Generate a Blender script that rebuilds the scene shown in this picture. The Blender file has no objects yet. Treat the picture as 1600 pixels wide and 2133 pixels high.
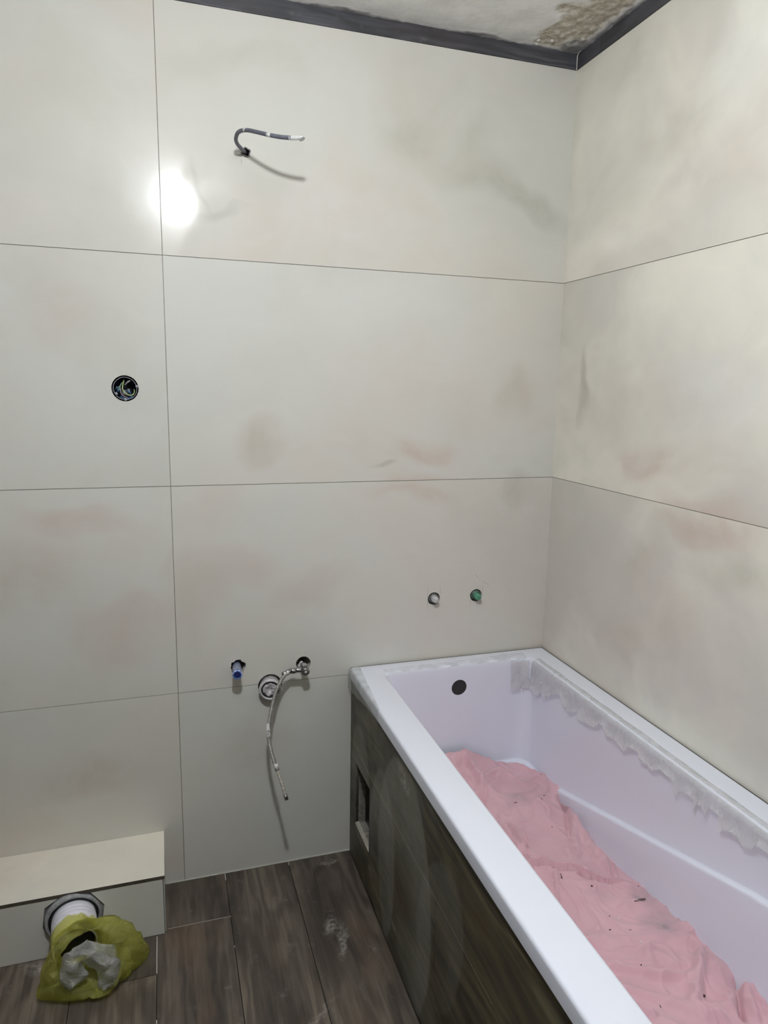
import bpy, bmesh, math, random
from mathutils import Vector, Matrix, noise, Euler
S = bpy.context.scene
COL = S.collection
random.seed(7)

# ------------------------------------------------------------------ camera
CAM_F = 1455.9
CAM_ROT = Euler((1.3943, -0.0177, -0.3055), 'XYZ')
CAM_POS = Vector((-1.1972, -1.9717, 1.4790))
cd = bpy.data.cameras.new('camera'); cam = bpy.data.objects.new('camera', cd); COL.objects.link(cam)
cam.location = CAM_POS; cam.rotation_euler = CAM_ROT
cd.sensor_fit = 'VERTICAL'; cd.sensor_height = 24.0; cd.lens = CAM_F / 2133 * 24.0
cd.clip_start = 0.02
S.camera = cam
# ------------------------------------------------------------------ world, light, exposure
w = bpy.data.worlds.new('world'); S.world = w; w.use_nodes = True
w.node_tree.nodes['Background'].inputs[0].default_value = (0.5, 0.55, 0.6, 1)
w.node_tree.nodes['Background'].inputs[1].default_value = 0.02
LAMP = Vector((-1.10, -1.35, 2.26))
LAMP_STRENGTH = 950.0
LAMP_COLOR = (0.93, 0.965, 1.0)
S.view_settings.view_transform = 'Standard'
S.view_settings.look = 'None'
S.view_settings.exposure = 0.0
S.view_settings.gamma = 1.0
S.view_settings.use_curve_mapping = False
S.cycles.use_denoising = True
S.cycles.max_bounces = 10
S.cycles.diffuse_bounces = 6
S.cycles.sample_clamp_indirect = 6.0
S.cycles.caustics_reflective = False
S.cycles.caustics_refractive = False

_R = CAM_ROT.to_matrix()
def un(q, ax, val):
    """point of the picture's sight line q that lies at coordinate val of axis ax (measuring the place)"""
    v = _R @ Vector(((q[0] - 800) / CAM_F, -(q[1] - 1066.5) / CAM_F, -1))
    return CAM_POS + v * ((val - CAM_POS[ax]) / v[ax])
def onwall(q, off=0.0): return un(q, 1, -off)

def srgb(r, g, b):
    f = lambda c: (c / 255 / 12.92) if c / 255 <= 0.04045 else ((c / 255 + 0.055) / 1.055) ** 2.4
    return (f(r), f(g), f(b), 1.0)

# ------------------------------------------------------------------ node helper
class NT:
    def __init__(self, name):
        self.m = bpy.data.materials.new(name); self.m.use_nodes = True
        self.t = self.m.node_tree; self.n = self.t.nodes; self.l = self.t.links
        self.b = self.n['Principled BSDF']; self.out = self.n['Material Output']
    def new(self, t, **k):
        n = self.n.new(t)
        for a, v in k.items(): setattr(n, a, v)
        return n
    def put(self, sock, v):
        if isinstance(v, bpy.types.NodeSocket): self.l.new(v, sock)
        elif v is not None: sock.default_value = v
    def math(self, op, a, b=None, c=None, clamp=False):
        n = self.new('ShaderNodeMath', operation=op, use_clamp=clamp)
        self.put(n.inputs[0], a)
        if b is not None: self.put(n.inputs[1], b)
        if c is not None: self.put(n.inputs[2], c)
        return n.outputs[0]
    def vec(self, op, a, b=None, scale=None):
        n = self.new('ShaderNodeVectorMath', operation=op); self.put(n.inputs[0], a)
        if b is not None: self.put(n.inputs[1], b)
        if scale is not None: self.put(n.inputs['Scale'], scale)
        return n.outputs['Value'] if op in ('LENGTH', 'DOT_PRODUCT', 'DISTANCE') else n.outputs[0]
    def noise(self, v, scale, detail=4, rough=0.5, dist=0.0, color=False):
        n = self.new('ShaderNodeTexNoise'); self.put(n.inputs['Vector'], v)
        n.inputs['Scale'].default_value = scale; n.inputs['Detail'].default_value = detail
        n.inputs['Roughness'].default_value = rough; n.inputs['Distortion'].default_value = dist
        return n.outputs['Color' if color else 'Fac']
    def rng(self, v, a, b, c=0.0, d=1.0, smooth=True):
        n = self.new('ShaderNodeMapRange', interpolation_type='SMOOTHSTEP' if smooth else 'LINEAR')
        self.put(n.inputs[0], v)
        for i, x in enumerate((a, b, c, d)): self.put(n.inputs[i + 1], x)
        return n.outputs[0]
    def mix(self, f, a, b, mode='MIX'):
        n = self.new('ShaderNodeMix', data_type='RGBA', blend_type=mode)
        self.put(n.inputs[0], f); self.put(n.inputs[6], a); self.put(n.inputs[7], b)
        return n.outputs[2]
    def attr(self, name):
        return self.new('ShaderNodeAttribute', attribute_name=name)
    def obj(self): return self.new('ShaderNodeTexCoord').outputs['Object']
    def comb(self, x, y, z):
        n = self.new('ShaderNodeCombineXYZ')
        for i, v in enumerate((x, y, z)): self.put(n.inputs[i], v)
        return n.outputs[0]
    def sep(self, v):
        n = self.new('ShaderNodeSeparateXYZ'); self.put(n.inputs[0], v); return n.outputs
    def blob(self, v, c, rx, ry, ang, soft=0.0):
        n = self.new('ShaderNodeMapping', vector_type='TEXTURE'); self.put(n.inputs[0], v)
        n.inputs['Location'].default_value = (c[0], c[1], 0); n.inputs['Rotation'].default_value = (0, 0, ang)
        n.inputs['Scale'].default_value = (rx, ry, 1)
        return self.rng(self.vec('LENGTH', n.outputs[0]), 1.0, soft, 0.0, 1.0)
    def bump(self, h, strength, dist):
        n = self.new('ShaderNodeBump'); n.inputs['Strength'].default_value = strength
        n.inputs['Distance'].default_value = dist; self.put(n.inputs['Height'], h)
        self.l.new(n.outputs[0], self.b.inputs['Normal'])
    def set(self, **k):
        names = dict(color='Base Color', rough='Roughness', metal='Metallic', spec='Specular IOR Level',
                     sss='Subsurface Weight', trans='Transmission Weight', alpha='Alpha', coat='Coat Weight', ior='IOR')
        for a, v in k.items(): self.put(self.b.inputs[names[a]], v)
        return self

def flat(name, col, rough=0.5, metal=0.0, spec=0.5, var=0.12, scale=60.0, bump=0.0):
    """a plain surface with slight procedural mottling"""
    N = NT(name); o = N.obj(); f = N.noise(o, scale, 4)
    dark = tuple(c * (1 - var) for c in col[:3]) + (1,); lite = tuple(min(1, c * (1 + var)) for c in col[:3]) + (1,)
    N.set(color=N.mix(N.rng(f, 0.3, 0.7), dark, lite), rough=rough, metal=metal, spec=spec)
    if bump: N.bump(f, bump, 0.001)
    return N.m

# ------------------------------------------------------------------ tile material
def tile_mat(name, axes, blobs=(), lines=(), base=srgb(210, 210, 203), swoosh=None, uj=None):
    N = NT(name); s = N.sep(N.obj()); P = N.comb(s[axes[0]], s[axes[1]], 0.0)
    if uj is None: pid = 0.7
    else:
        pid = N.math('MULTIPLY', N.math('GREATER_THAN', s[axes[0]], uj), 1.37)
        for k, zz in enumerate((0.6037, 1.2037, 1.8037)): pid = N.math('ADD', pid, N.math('MULTIPLY', N.math('GREATER_THAN', s[2], zz), .83 + .31 * k))
    Q = N.vec('ADD', P, N.comb(N.math('MULTIPLY', pid, 3.7), N.math('MULTIPLY', pid, 5.3), pid))
    # wandering coordinate so that patches have ragged, cloudy edges
    wob = N.vec('SCALE', N.vec('SUBTRACT', N.noise(Q, 2.6, 3, 0.5, color=True), (0.5, 0.5, 0.5)), scale=0.34)
    PW = N.vec('ADD', P, wob); QW = N.vec('ADD', Q, wob)
    c = N.mix(N.rng(N.noise(QW, 1.3, 5, 0.55), 0.36, 0.64), base, srgb(211, 207, 198))
    c = N.mix(N.math('MULTIPLY', N.rng(N.noise(QW, 2.1, 4, 0.55), 0.44, 0.76), 0.5), c, srgb(196, 195, 185))
    c = N.mix(N.math('MULTIPLY', N.rng(N.noise(N.vec('ADD', QW, (7.1, 2.2, 0)), 1.6, 4, 0.55), 0.48, 0.76), 0.45), c, srgb(207, 190, 176))
    wisp = N.math('MULTIPLY', N.rng(N.noise(N.vec('MULTIPLY', QW, (1.0, 2.2, 1.0)), 4.5, 6, 0.6, 0.8), 0.52, 0.76), 0.16)
    c = N.mix(wisp, c, srgb(222, 220, 214))
    for (ctr, rx, ry, ang, col, k) in blobs:
        f = N.blob(PW, ctr, rx, ry, ang, 0.15)
        f = N.math('MULTIPLY', N.math('MULTIPLY', f, k * .72), N.rng(N.noise(QW, 9.0, 5, 0.6), 0.2, 0.75, 0.35, 1.0))
        c = N.mix(f, c, col)
    for (a, b) in lines:                       # pencil marks
        d = (b - a); L = d.length; n = Vector((-d.y, d.x)) / L; m = (a + b) / 2
        f = N.blob(P, (m.x, m.y), L / 2, 0.0011, math.atan2(d.y, d.x), 0.55)
        c = N.mix(N.math('MULTIPLY', f, 0.33), c, srgb(95, 92, 88))
    rough = N.rng(N.noise(N.vec('MULTIPLY', QW, (1.6, .8, 1.0)), 5.0, 7, 0.62), 0.38, 0.62, 0.105, 0.20)
    if swoosh:
        for (ctr, rx, ry, ang, k) in swoosh:   # dried wipe marks: duller, a little paler
            f = N.math('MULTIPLY', N.blob(N.vec('ADD', P, N.vec('SCALE', wob, scale=0.08)), ctr, rx, ry, ang, 0.88), k)
            c = N.mix(f, c, srgb(214, 212, 203)); rough = N.math('ADD', rough, N.math('MULTIPLY', f, 0.15))
    N.set(color=c, rough=rough, spec=0.2)
    N.bump(N.noise(P, 2.2, 2), 0.25, 0.004)
    return N.m

def wood_mat(name, dark, mid, lite, rough=(0.35, 0.55), arcs=(), freq=1.0, dust=0.0, blobs=()):
    """wood-look tile; attribute gc = (along, across, random id)"""
    N = NT(name); g = N.attr('gc').outputs['Vector']; s = N.sep(g)
    al, ac, pid = s[0], s[1], s[2]
    off = N.math('MULTIPLY', pid, 13.0)
    low = N.noise(N.comb(N.math('MULTIPLY', al, 1.6), N.math('MULTIPLY', ac, 7.0), off), 1.0, 3, 0.5)
    ring = N.math('ADD', N.math('MULTIPLY', low, 9.0 * freq), N.math('MULTIPLY', ac, 14.0 * freq))
    ring = N.math('PINGPONG', ring, 0.5)
    ringf = N.rng(ring, 0.05, 0.42)
    fine = N.noise(N.comb(N.math('MULTIPLY', al, 5.0), N.math('MULTIPLY', ac, 120.0), off), 1.0, 6, 0.65, 0.25)
    mid2 = N.noise(N.comb(N.math('MULTIPLY', al, 2.2), N.math('MULTIPLY', ac, 17.0), off), 1.0, 5, 0.6, 0.6)
    patch = N.noise(N.comb(N.math('MULTIPLY', al, 2.0), N.math('MULTIPLY', ac, 5.0), N.math('ADD', off, 4.0)), 1.0, 3, 0.5)
    big = N.noise(N.comb(N.math('MULTIPLY', al, 1.3), N.math('MULTIPLY', ac, 8.0), N.math('ADD', off, 2.0)), 1.0, 4, 0.55, 0.4)
    v = N.math('ADD', N.math('MULTIPLY', fine, 0.26), N.math('MULTIPLY', mid2, 0.26))
    v = N.math('ADD', v, N.math('MULTIPLY', big, 0.36))
    v = N.math('ADD', v, N.math('MULTIPLY', ringf, 0.09))
    c = N.mix(N.rng(v, 0.38, 0.56, smooth=False), dark, mid)
    c = N.mix(N.math('MULTIPLY', N.rng(v, 0.50, 0.72), 0.85), c, lite)
    c = N.mix(N.rng(patch, 0.42, 0.7, 0.0, 0.55), c, tuple(x * 0.55 for x in dark[:3]) + (1,))
    c = N.mix(N.math('MULTIPLY', N.rng(N.noise(N.comb(N.math('MULTIPLY', al, 3.0), N.math('MULTIPLY', ac, 9.0), N.math('ADD', off, 9.0)), 1.0, 4), 0.52, 0.7), 0.35), c,
              (mid[0] * 1.25, mid[1] * 0.98, mid[2] * 0.85, 1))
    A = N.comb(al, ac, 0.0)
    r = N.rng(N.noise(A, 9.0, 5), 0.3, 0.7, rough[0], rough[1])
    for (ctr, rx, ry, ang, k, soft) in arcs:   # dust wiped in arcs
        AW = N.vec('ADD', A, N.vec('SCALE', N.vec('SUBTRACT', N.noise(A, 5.0, 2, color=True), (0.5, 0.5, 0.5)), scale=0.02))
        f = N.math('MULTIPLY', N.blob(AW, ctr, rx, ry, ang, soft), N.math('SUBTRACT', 1.0, N.math('MULTIPLY', N.blob(AW, (ctr[0] + .03, ctr[1] - .12), rx, ry, ang, 0.3), 0.85)))
        f = N.math('MULTIPLY', f, N.math('MULTIPLY', N.rng(N.noise(A, 30.0, 6, 0.7), 0.25, 0.8, 0.6, 1.0), k))
        c = N.mix(f, c, srgb(168, 166, 158)); r = N.math('ADD', r, N.math('MULTIPLY', f, 0.3))
    for (ctr, rx, ry, ang, k) in blobs:
        wob = N.vec('SCALE', N.vec('SUBTRACT', N.noise(A, 22.0, 5, 0.7, color=True), (0.5, 0.5, 0.5)), scale=0.06)
        f = N.math('MULTIPLY', N.blob(N.vec('ADD', A, wob), ctr, rx, ry, ang, 0.0), N.math('MULTIPLY', N.rng(N.noise(A, 60.0, 6, 0.75), 0.35, 0.7), k))
        c = N.mix(f, c, srgb(185, 180, 170))
    if dust:
        f = N.math('MULTIPLY', N.rng(N.noise(A, 16.0, 8, 0.75), 0.56, 0.78), dust)
        c = N.mix(f, c, srgb(176, 172, 162))
    N.set(color=c, rough=r, spec=0.4)
    N.bump(fine, 0.15, 0.0008)
    return N.m

# ------------------------------------------------------------------ mesh helpers
def link(name, bm, mats, parent=None, smooth=False):
    me = bpy.data.meshes.new(name); bm.to_mesh(me); bm.free()
    for m in (mats if isinstance(mats, (list, tuple)) else [mats]): me.materials.append(m)
    if smooth:
        for p in me.polygons: p.use_smooth = True
    o = bpy.data.objects.new(name, me); COL.objects.link(o)
    if parent: o.parent = parent; o.matrix_parent_inverse = Matrix.Translation(parent.location).inverted()
    return o
def tag(o, label=None, cat=None, group=None, kind=None):
    if label: o['label'] = label
    if cat: o['category'] = cat
    if group: o['group'] = group
    if kind: o['kind'] = kind
    return o
def thing(name, loc, label, cat, group=None):
    o = bpy.data.objects.new(name, None); COL.objects.link(o); o.location = loc
    o.empty_display_size = 0.05
    return tag(o, label, cat, group)
def box(bm, x0, x1, y0, y1, z0, z1, mi=0):
    vs = [bm.verts.new((x, y, z)) for x in (x0, x1) for y in (y0, y1) for z in (z0, z1)]
    fs = []
    for q in ((0, 1, 3, 2), (4, 6, 7, 5), (0, 4, 5, 1), (2, 3, 7, 6), (0, 2, 6, 4), (1, 5, 7, 3)):
        f = bm.faces.new([vs[i] for i in q]); f.material_index = mi; fs.append(f)
    return vs, fs
def catmull(pts, n, closed=False):
    P = [Vector(p) for p in pts]; m = len(P); out = []
    segs = m if closed else m - 1
    for i in range(segs):
        if closed: a, b, c, d = P[(i - 1) % m], P[i], P[(i + 1) % m], P[(i + 2) % m]
        else: a, b, c, d = P[max(i - 1, 0)], P[i], P[i + 1], P[min(i + 2, m - 1)]
        for k in range(n):
            t = k / n
            out.append(0.5 * ((2 * b) + (c - a) * t + (2 * a - 5 * b + 4 * c - d) * t * t + (3 * b - a - 3 * c + d) * t ** 3))
    if not closed: out.append(P[-1].copy())
    return out
def tube(bm, pts, rad, seg=14, caps=True, mi=0):
    """sweep a circle along points; rad is a number or one per point"""
    P = [Vector(p) for p in pts]; R = rad if isinstance(rad, (list, tuple)) else [rad] * len(P)
    T = [(P[min(i + 1, len(P) - 1)] - P[max(i - 1, 0)]).normalized() for i in range(len(P))]
    u = T[0].orthogonal().normalized(); rings = []
    for i, p in enumerate(P):
        u = (u - T[i] * u.dot(T[i])).normalized(); v = T[i].cross(u)
        rings.append([bm.verts.new(p + (u * math.cos(a) + v * math.sin(a)) * R[i]) for a in [2 * math.pi * k / seg for k in range(seg)]])
    for a, b in zip(rings, rings[1:]):
        for k in range(seg):
            f = bm.faces.new((a[k], a[(k + 1) % seg], b[(k + 1) % seg], b[k])); f.smooth = True; f.material_index = mi
    if caps:
        bm.faces.new(rings[0][::-1]).material_index = mi; bm.faces.new(rings[-1]).material_index = mi
    return rings
def lathe(bm, prof, origin, axis, seg=40, wob=0.0, seed=0, closed=False, mi=0, squash=1.0):
    """prof = (distance along axis, radius) pairs"""
    A = Vector(axis).normalized(); U = A.orthogonal().normalized(); V = A.cross(U); O = Vector(origin); rings = []
    for (h, r) in prof:
        ring = []
        for k in range(seg):
            a = 2 * math.pi * k / seg
            rr = r * (1 + wob * noise.noise(Vector((math.cos(a) * 1.5, math.sin(a) * 1.5, h * 60 + seed))))
            ring.append(bm.verts.new(O + A * (h + wob * 0.02 * noise.noise(Vector((math.cos(a) * 3, math.sin(a) * 3, seed + 5))))
                                     + (U * math.cos(a) + V * math.sin(a) * squash) * rr))
        rings.append(ring)
    pairs = list(zip(rings, rings[1:])) + ([(rings[-1], rings[0])] if closed else [])
    for a, b in pairs:
        for k in range(seg):
            f = bm.faces.new((a[k], a[(k + 1) % seg], b[(k + 1) % seg], b[k])); f.smooth = True; f.material_index = mi
    if not closed:
        if prof[0][1] > 1e-6: bm.faces.new(rings[0][::-1]).material_index = mi
        if prof[-1][1] > 1e-6: bm.faces.new(rings[-1]).material_index = mi
    return rings
def fl_attr(me, name, typ, vals):
    a = me.attributes.new(name, typ, 'POINT')
    a.data.foreach_set('value' if typ == 'FLOAT' else 'vector', vals)
def boolean_cut(o, cutters):
    for c in cutters:
        m = o.modifiers.new('cut', 'BOOLEAN'); m.object = c; m.operation = 'DIFFERENCE'; m.solver = 'EXACT'
    dg = bpy.context.evaluated_depsgraph_get()
    me = bpy.data.meshes.new_from_object(o.evaluated_get(dg), preserve_all_data_layers=True, depsgraph=dg)
    o.modifiers.clear(); o.data = me
    for c in cutters: bpy.data.objects.remove(c, do_unlink=True)
    return o
def cutter(profile_pts, axis, depth0, depth1):
    """prism cutter: outline points are world points, extruded along axis index between two coordinates"""
    bm = bmesh.new(); a = []; b = []
    for p in profile_pts:
        q = Vector(p); q[axis] = depth0; a.append(bm.verts.new(q)); q = Vector(p); q[axis] = depth1; b.append(bm.verts.new(q))
    n = len(a); bm.faces.new(a); bm.faces.new(b[::-1])
    for i in range(n): bm.faces.new((a[i], b[i], b[(i + 1) % n], a[(i + 1) % n]))
    bmesh.ops.recalc_face_normals(bm, faces=bm.faces)
    me = bpy.data.meshes.new('cutter'); bm.to_mesh(me); bm.free()
    o = bpy.data.objects.new('cutter', me); COL.objects.link(o); return o
def ring_pts(c, r, axis, n=40, wob=0.0, seed=0):
    out = []
    for k in range(n):
        a = 2 * math.pi * k / n; rr = r * (1 + wob * noise.noise(Vector((math.cos(a) * 2, math.sin(a) * 2, seed))))
        u, v = math.cos(a) * rr, math.sin(a) * rr
        out.append(Vector(c) + (Vector((u, 0, v)) if axis == 1 else Vector((0, u, v))))
    return out

# ------------------------------------------------------------------ materials
def B2(q, rx, ry, ang, col, k):   # patch on the back wall given where it sits
    p = onwall(q); return ((p.x, p.z), rx, ry, ang, col, k)
def R2(q, rx, ry, ang, col, k):
    p = un(q, 0, 0); return ((p.y, p.z), rx, ry, ang, col, k)
GREY = srgb(158, 154, 140); PINK = srgb(196, 172, 158); WHITE = srgb(222, 222, 218); OLIVE = srgb(180, 177, 160); BROWN = srgb(178, 163, 146)
def bl(q): p = onwall(q); return Vector((p.x, p.z))
M_tile_back = tile_mat('tile_back', (0, 2), uj=-1.1794, blobs=[
    B2((1085, 400), .22, .07, -.3, GREY, .8), B2((890, 250), .20, .16, .2, OLIVE, .7), B2((1000, 330), .16, .10, .5, OLIVE, .5),
    B2((865, 935), .14, .07, 0, PINK, .9), B2((860, 1020), .18, .05, 0, PINK, .7), B2((775, 970), .05, .016, 0, GREY, .8),
    B2((160, 1080), .15, .08, 0, PINK, .75), B2((60, 1240), .22, .16, 0, BROWN, .5), B2((240, 1330), .22, .12, .2, PINK, .6),
    B2((560, 950), .10, .06, 0, BROWN, .6), B2((470, 1180), .20, .12, 0, PINK, .45), B2((640, 1240), .16, .08, 0, BROWN, .35),
    B2((1080, 1020), .12, .08, -.6, GREY, .6), B2((1075, 800), .10, .10, 0, BROWN, .5), B2((700, 470), .35, .14, 0, WHITE, .5),  # first patch: tile clouding plus corner shade painted in
    B2((600, 800), .25, .12, 0, srgb(206, 206, 200), .5), B2((480, 130), .28, .06, .1, OLIVE, .35), B2((150, 200), .22, .22, 0, OLIVE, .35),
    B2((800, 640), .3, .10, 0, WHITE, .35), B2((520, 1560), .16, .14, 0, BROWN, .4), B2((200, 1600), .22, .10, 0, BROWN, .5),
    B2((120, 680), .16, .12, 0, PINK, .35), B2((390, 1250), .1, .2, 0, BROWN, .3),
    B2((430, 400), .012, .12, .12, srgb(182, 181, 176), .7), B2((460, 465), .10, .014, .5, srgb(180, 179, 174), .7)],
    lines=[(bl((891, 1213)), bl((890, 1275))), (bl((917, 1216)), bl((917, 1245))), (bl((981, 1222)), bl((979, 1268))),
           (bl((1006, 1215)), bl((1004, 1240))), (bl((988, 1194)), bl((1000, 1208))), (bl((1000, 1208)), bl((1022, 1220))),
           (bl((503, 328)), bl((503, 345)))])
M_tile_right_lit = tile_mat('tile_right_lit', (1, 2), uj=-1.2, blobs=[
    R2((1360, 960), .16, .09, .1, PINK, .8), R2((1480, 1105), .22, .08, -.1, PINK, .9), R2((1218, 790), .03, .16, .0, GREY, .75),
    R2((1340, 1180), .16, .09, -.3, BROWN, .4), R2((1560, 1200), .2, .07, -.3, OLIVE, .6), R2((1200, 300), .07, .2, 0, OLIVE, .5),
    R2((1420, 760), .16, .10, 0, WHITE, .7), R2((1500, 560), .30, .16, 0, srgb(222, 219, 205), .6), R2((1400, 1320), .2, .14, .0, PINK, .4),
    R2((1300, 1320), .14, .1, 0, BROWN, .45), R2((1400, 250), .2, .12, .4, OLIVE, .4), R2((1560, 100), .2, .2, 0, WHITE, .5),
    R2((1480, 860), .2, .1, 0, WHITE, .5)],
    base=srgb(238, 234, 221),  # base paler than the back wall's, carries the stronger light on this wall
    swoosh=[((-1.22, 0.82), .42, .36, .35, .45)])
M_tile_plain = tile_mat('tile_plain', (0, 2))
M_tile_top_lit = tile_mat('tile_top_lit', (0, 1), base=srgb(236, 230, 214))  # base brightened to carry the light falling on the ledge top
M_core = flat('tile_core', srgb(70, 62, 52), 0.85, var=.25)
M_grout = flat('dark_joint', srgb(120, 115, 104), 0.9)
M_caulk = flat('pale_grout', srgb(190, 188, 180), 0.7)
M_plaster = flat('rough_plaster', srgb(120, 116, 108), 0.9, var=.3)

# ------------------------------------------------------------------ walls
XJ = -1.1794; Z1, Z2, Z3 = 1.8037, 1.2037, 0.6037; ZT = 2.4009; ZC = 2.446
XL, YF = -2.60, -3.00
GAP = 0.0008
def tile_wall(name, kind_axis, us, zs, mat, face, inward, cuts=None):
    """tiles 10 mm thick with narrow joints over a backing, one mesh; kind_axis 1 = wall in the xz plane, 0 = in the yz plane"""
    objs = []
    def add(u0, u1, d0, d1, z0, z1, mi):
        bm = bmesh.new()
        if kind_axis == 1: box(bm, u0, u1, min(d0, d1), max(d0, d1), z0, z1, mi)
        else: box(bm, min(d0, d1), max(d0, d1), u0, u1, z0, z1, mi)
        bmesh.ops.recalc_face_normals(bm, faces=bm.faces)
        o = link(name, bm, [mat, M_core, M_grout]); objs.append(o)
        if cuts: boolean_cut(o, cuts())
    for a, b in zip(us, us[1:]):
        for c, d in zip(zs, zs[1:]):
            add(a + (GAP if a != us[0] else 0), b - (GAP if b != us[-1] else 0), face, face + inward * 0.0098,
                c + (GAP if c != zs[0] else 0), d - (GAP if d != zs[-1] else 0), 0)
    # grout standing 3.5 mm back in the joints
    for u in us[1:-1]: add(u - GAP, u + GAP, face + inward * .0020, face + inward * .0097, zs[0], zs[-1], 2)
    for z in zs[1:-1]: add(us[0], us[-1], face + inward * .0022, face + inward * .0097, z - GAP, z + GAP, 2)
    for o in objs[1:]: join(objs[0], o)
    objs[0].name = name
    return tag(objs[0], kind='structure')
def backing(o, kind_axis, u0, u1, d0, d1, z0, z1):
    bm = bmesh.new()
    if kind_axis == 1: box(bm, u0, u1, min(d0, d1), max(d0, d1), z0, z1, 1)
    else: box(bm, min(d0, d1), max(d0, d1), u0, u1, z0, z1, 1)
    bmesh.ops.recalc_face_normals(bm, faces=bm.faces)
    return link('backing', bm, [M_tile_plain, M_core])
def join(a, b):
    bm = bmesh.new(); bm.from_mesh(a.data); bm.from_mesh(b.data)
    bm.to_mesh(a.data); bm.free(); bpy.data.objects.remove(b, do_unlink=True)

BOX_C = onwall((260.5, 809)); BOX_R = 0.0335
CABLE_C = onwall((512, 317)); PL_C = onwall((496, 1389)); PR_C = onwall((632, 1382)); DR_C = onwall((563, 1428))
O1_C = onwall((904, 1247)); O2_C = onwall((991.5, 1240))
def wall_cutters(d0, d1):
    return [cutter(ring_pts(BOX_C, BOX_R, 1), 1, d0, d1), cutter(ring_pts(CABLE_C, .0115, 1, 24, .15), 1, d0, d1),
            cutter(ring_pts(PL_C, .0215, 1, 20, .35, 3), 1, d0, d1), cutter(ring_pts(PR_C, .0225, 1, 28, .05), 1, d0, d1),
            cutter(ring_pts(DR_C, .036, 1, 28, .05), 1, d0, d1),
            cutter(ring_pts(O1_C, .0205, 1, 28, .06, 5), 1, d0, d1), cutter(ring_pts(O2_C, .0205, 1, 28, .05, 6), 1, d0, d1)]
wb = tile_wall('wall_back', 1, [XL, XJ, 0.012], [-0.02, Z3, Z2, Z1, ZT], M_tile_back, 0.0, 1, cuts=lambda: wall_cutters(-.02, .0145))
bk = backing(wb, 1, XL, 0.012, .010, .12, -.02, 2.6); boolean_cut(bk, wall_cutters(-.02, .075)); join(wb, bk)
wr = tile_wall('wall_right', 0, [YF, -1.2, 0.0], [-0.02, Z3, Z2, Z1, ZT], M_tile_right_lit, 0.0, 1)
bk = backing(wr, 0, YF, .12, .0102, .10, -.02, 2.6); join(wr, bk)
M_raw = flat('raw_plaster_wall', srgb(96, 92, 86), .9, var=.15, scale=12)
bm = bmesh.new(); box(bm, XL - .1, XL, YF, .12, -.02, 2.6); tag(link('wall_left', bm, M_raw), kind='structure')
bm = bmesh.new(); box(bm, XL - .1, .10, YF - .1, YF, -.02, 2.6); tag(link('wall_front', bm, M_raw), kind='structure')

# ------------------------------------------------------------------ floor
FL = dict(dark=srgb(62, 55, 49), mid=srgb(100, 90, 80), lite=srgb(136, 124, 111))
fj = [(-1.13, -.03), (-0.80, -.33)]
M_floor = wood_mat('wood_look_floor', FL['dark'], FL['mid'], FL['lite'], (0.38, 0.6), dust=0.28,
                   blobs=[((-.30, -.80), .05, .03, .3, .8), ((-.36, -.78), .09, .018, .2, .8), ((-.58, -.9), .1, .012, .9, .7), ((-.62, -1.0), .09, .02, -.4, .5),
                          ((-.04, -.74), .015, .05, 0, .7), ((-.23, -1.55), .03, .05, .4, .7)])
M_fjoint = flat('floor_joint', srgb(24, 22, 20), 0.9)
bm = bmesh.new(); gl = bm.verts.layers.float_vector.new('gc'); rnd = random.Random(11)
xs = [-2.6605, -2.4605, -2.2605, -2.0605, -1.8605, -1.6605, -1.4605, -1.2592, -1.0610, -0.8660, -0.6660, -0.4660, -0.2660, -0.06, 0.0]
ends = {6: [-.335], 7: [-.185], 5: [-.9], 4: [-.5], 8: [-1.38], 9: [-1.6], 3: [-1.1]}
for i, (a, b) in enumerate(zip(xs, xs[1:])):
    a = max(a, XL); ys = [0.0] + ends.get(i, []) + [-1.385 if i == 7 else -1.535 if i == 6 else -2.1] + [YF]
    ys = sorted(set(y for y in ys), reverse=True)
    for y1, y0 in zip(ys, ys[1:]):
        p = rnd.random() * 5
        if b <= a: continue
        vs, _ = box(bm, a + .0011, b - .0011, y0 + .001, y1 - .001, -.01, 0)
        for v in vs: v[gl] = (v.co.y, v.co.x, p)
vs, _ = box(bm, XL, 0.1, YF, .01, -.05, -.004, 1)
# pale grout that already fills part of the joints, and the bead along the tiled wall
for (x0, x1, y0, y1) in ((-1.2603, -1.2581, -.33, -.203), (-1.2603, -1.2581, -1.2, -.47), (-1.0621, -1.0599, -.03, 0), (-.8671, -.8649, -.016, 0),
                         (-1.062, -1.0602, -.30, -.295), (-1.06, -1.232, -.186, -.184)):
    box(bm, min(x0, x1), max(x0, x1), y0, y1, -.004, -.0006, 2)
bmesh.ops.recalc_face_normals(bm, faces=bm.faces)
tag(link('floor', bm, [M_floor, M_fjoint, M_caulk]), kind='structure')
bm = bmesh.new()
rows = [(-1.232 + i * (.566 / 60)) for i in range(61)]
for a, b in zip(rows, rows[1:]):
    t = .0026 + .0008 * noise.noise(Vector((a * 40, 0, 0)))
    box(bm, a, b, -t, 0.0005, 0.0, t * .9)
tag(link('trim_1', bm, M_caulk), kind='structure')

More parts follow.
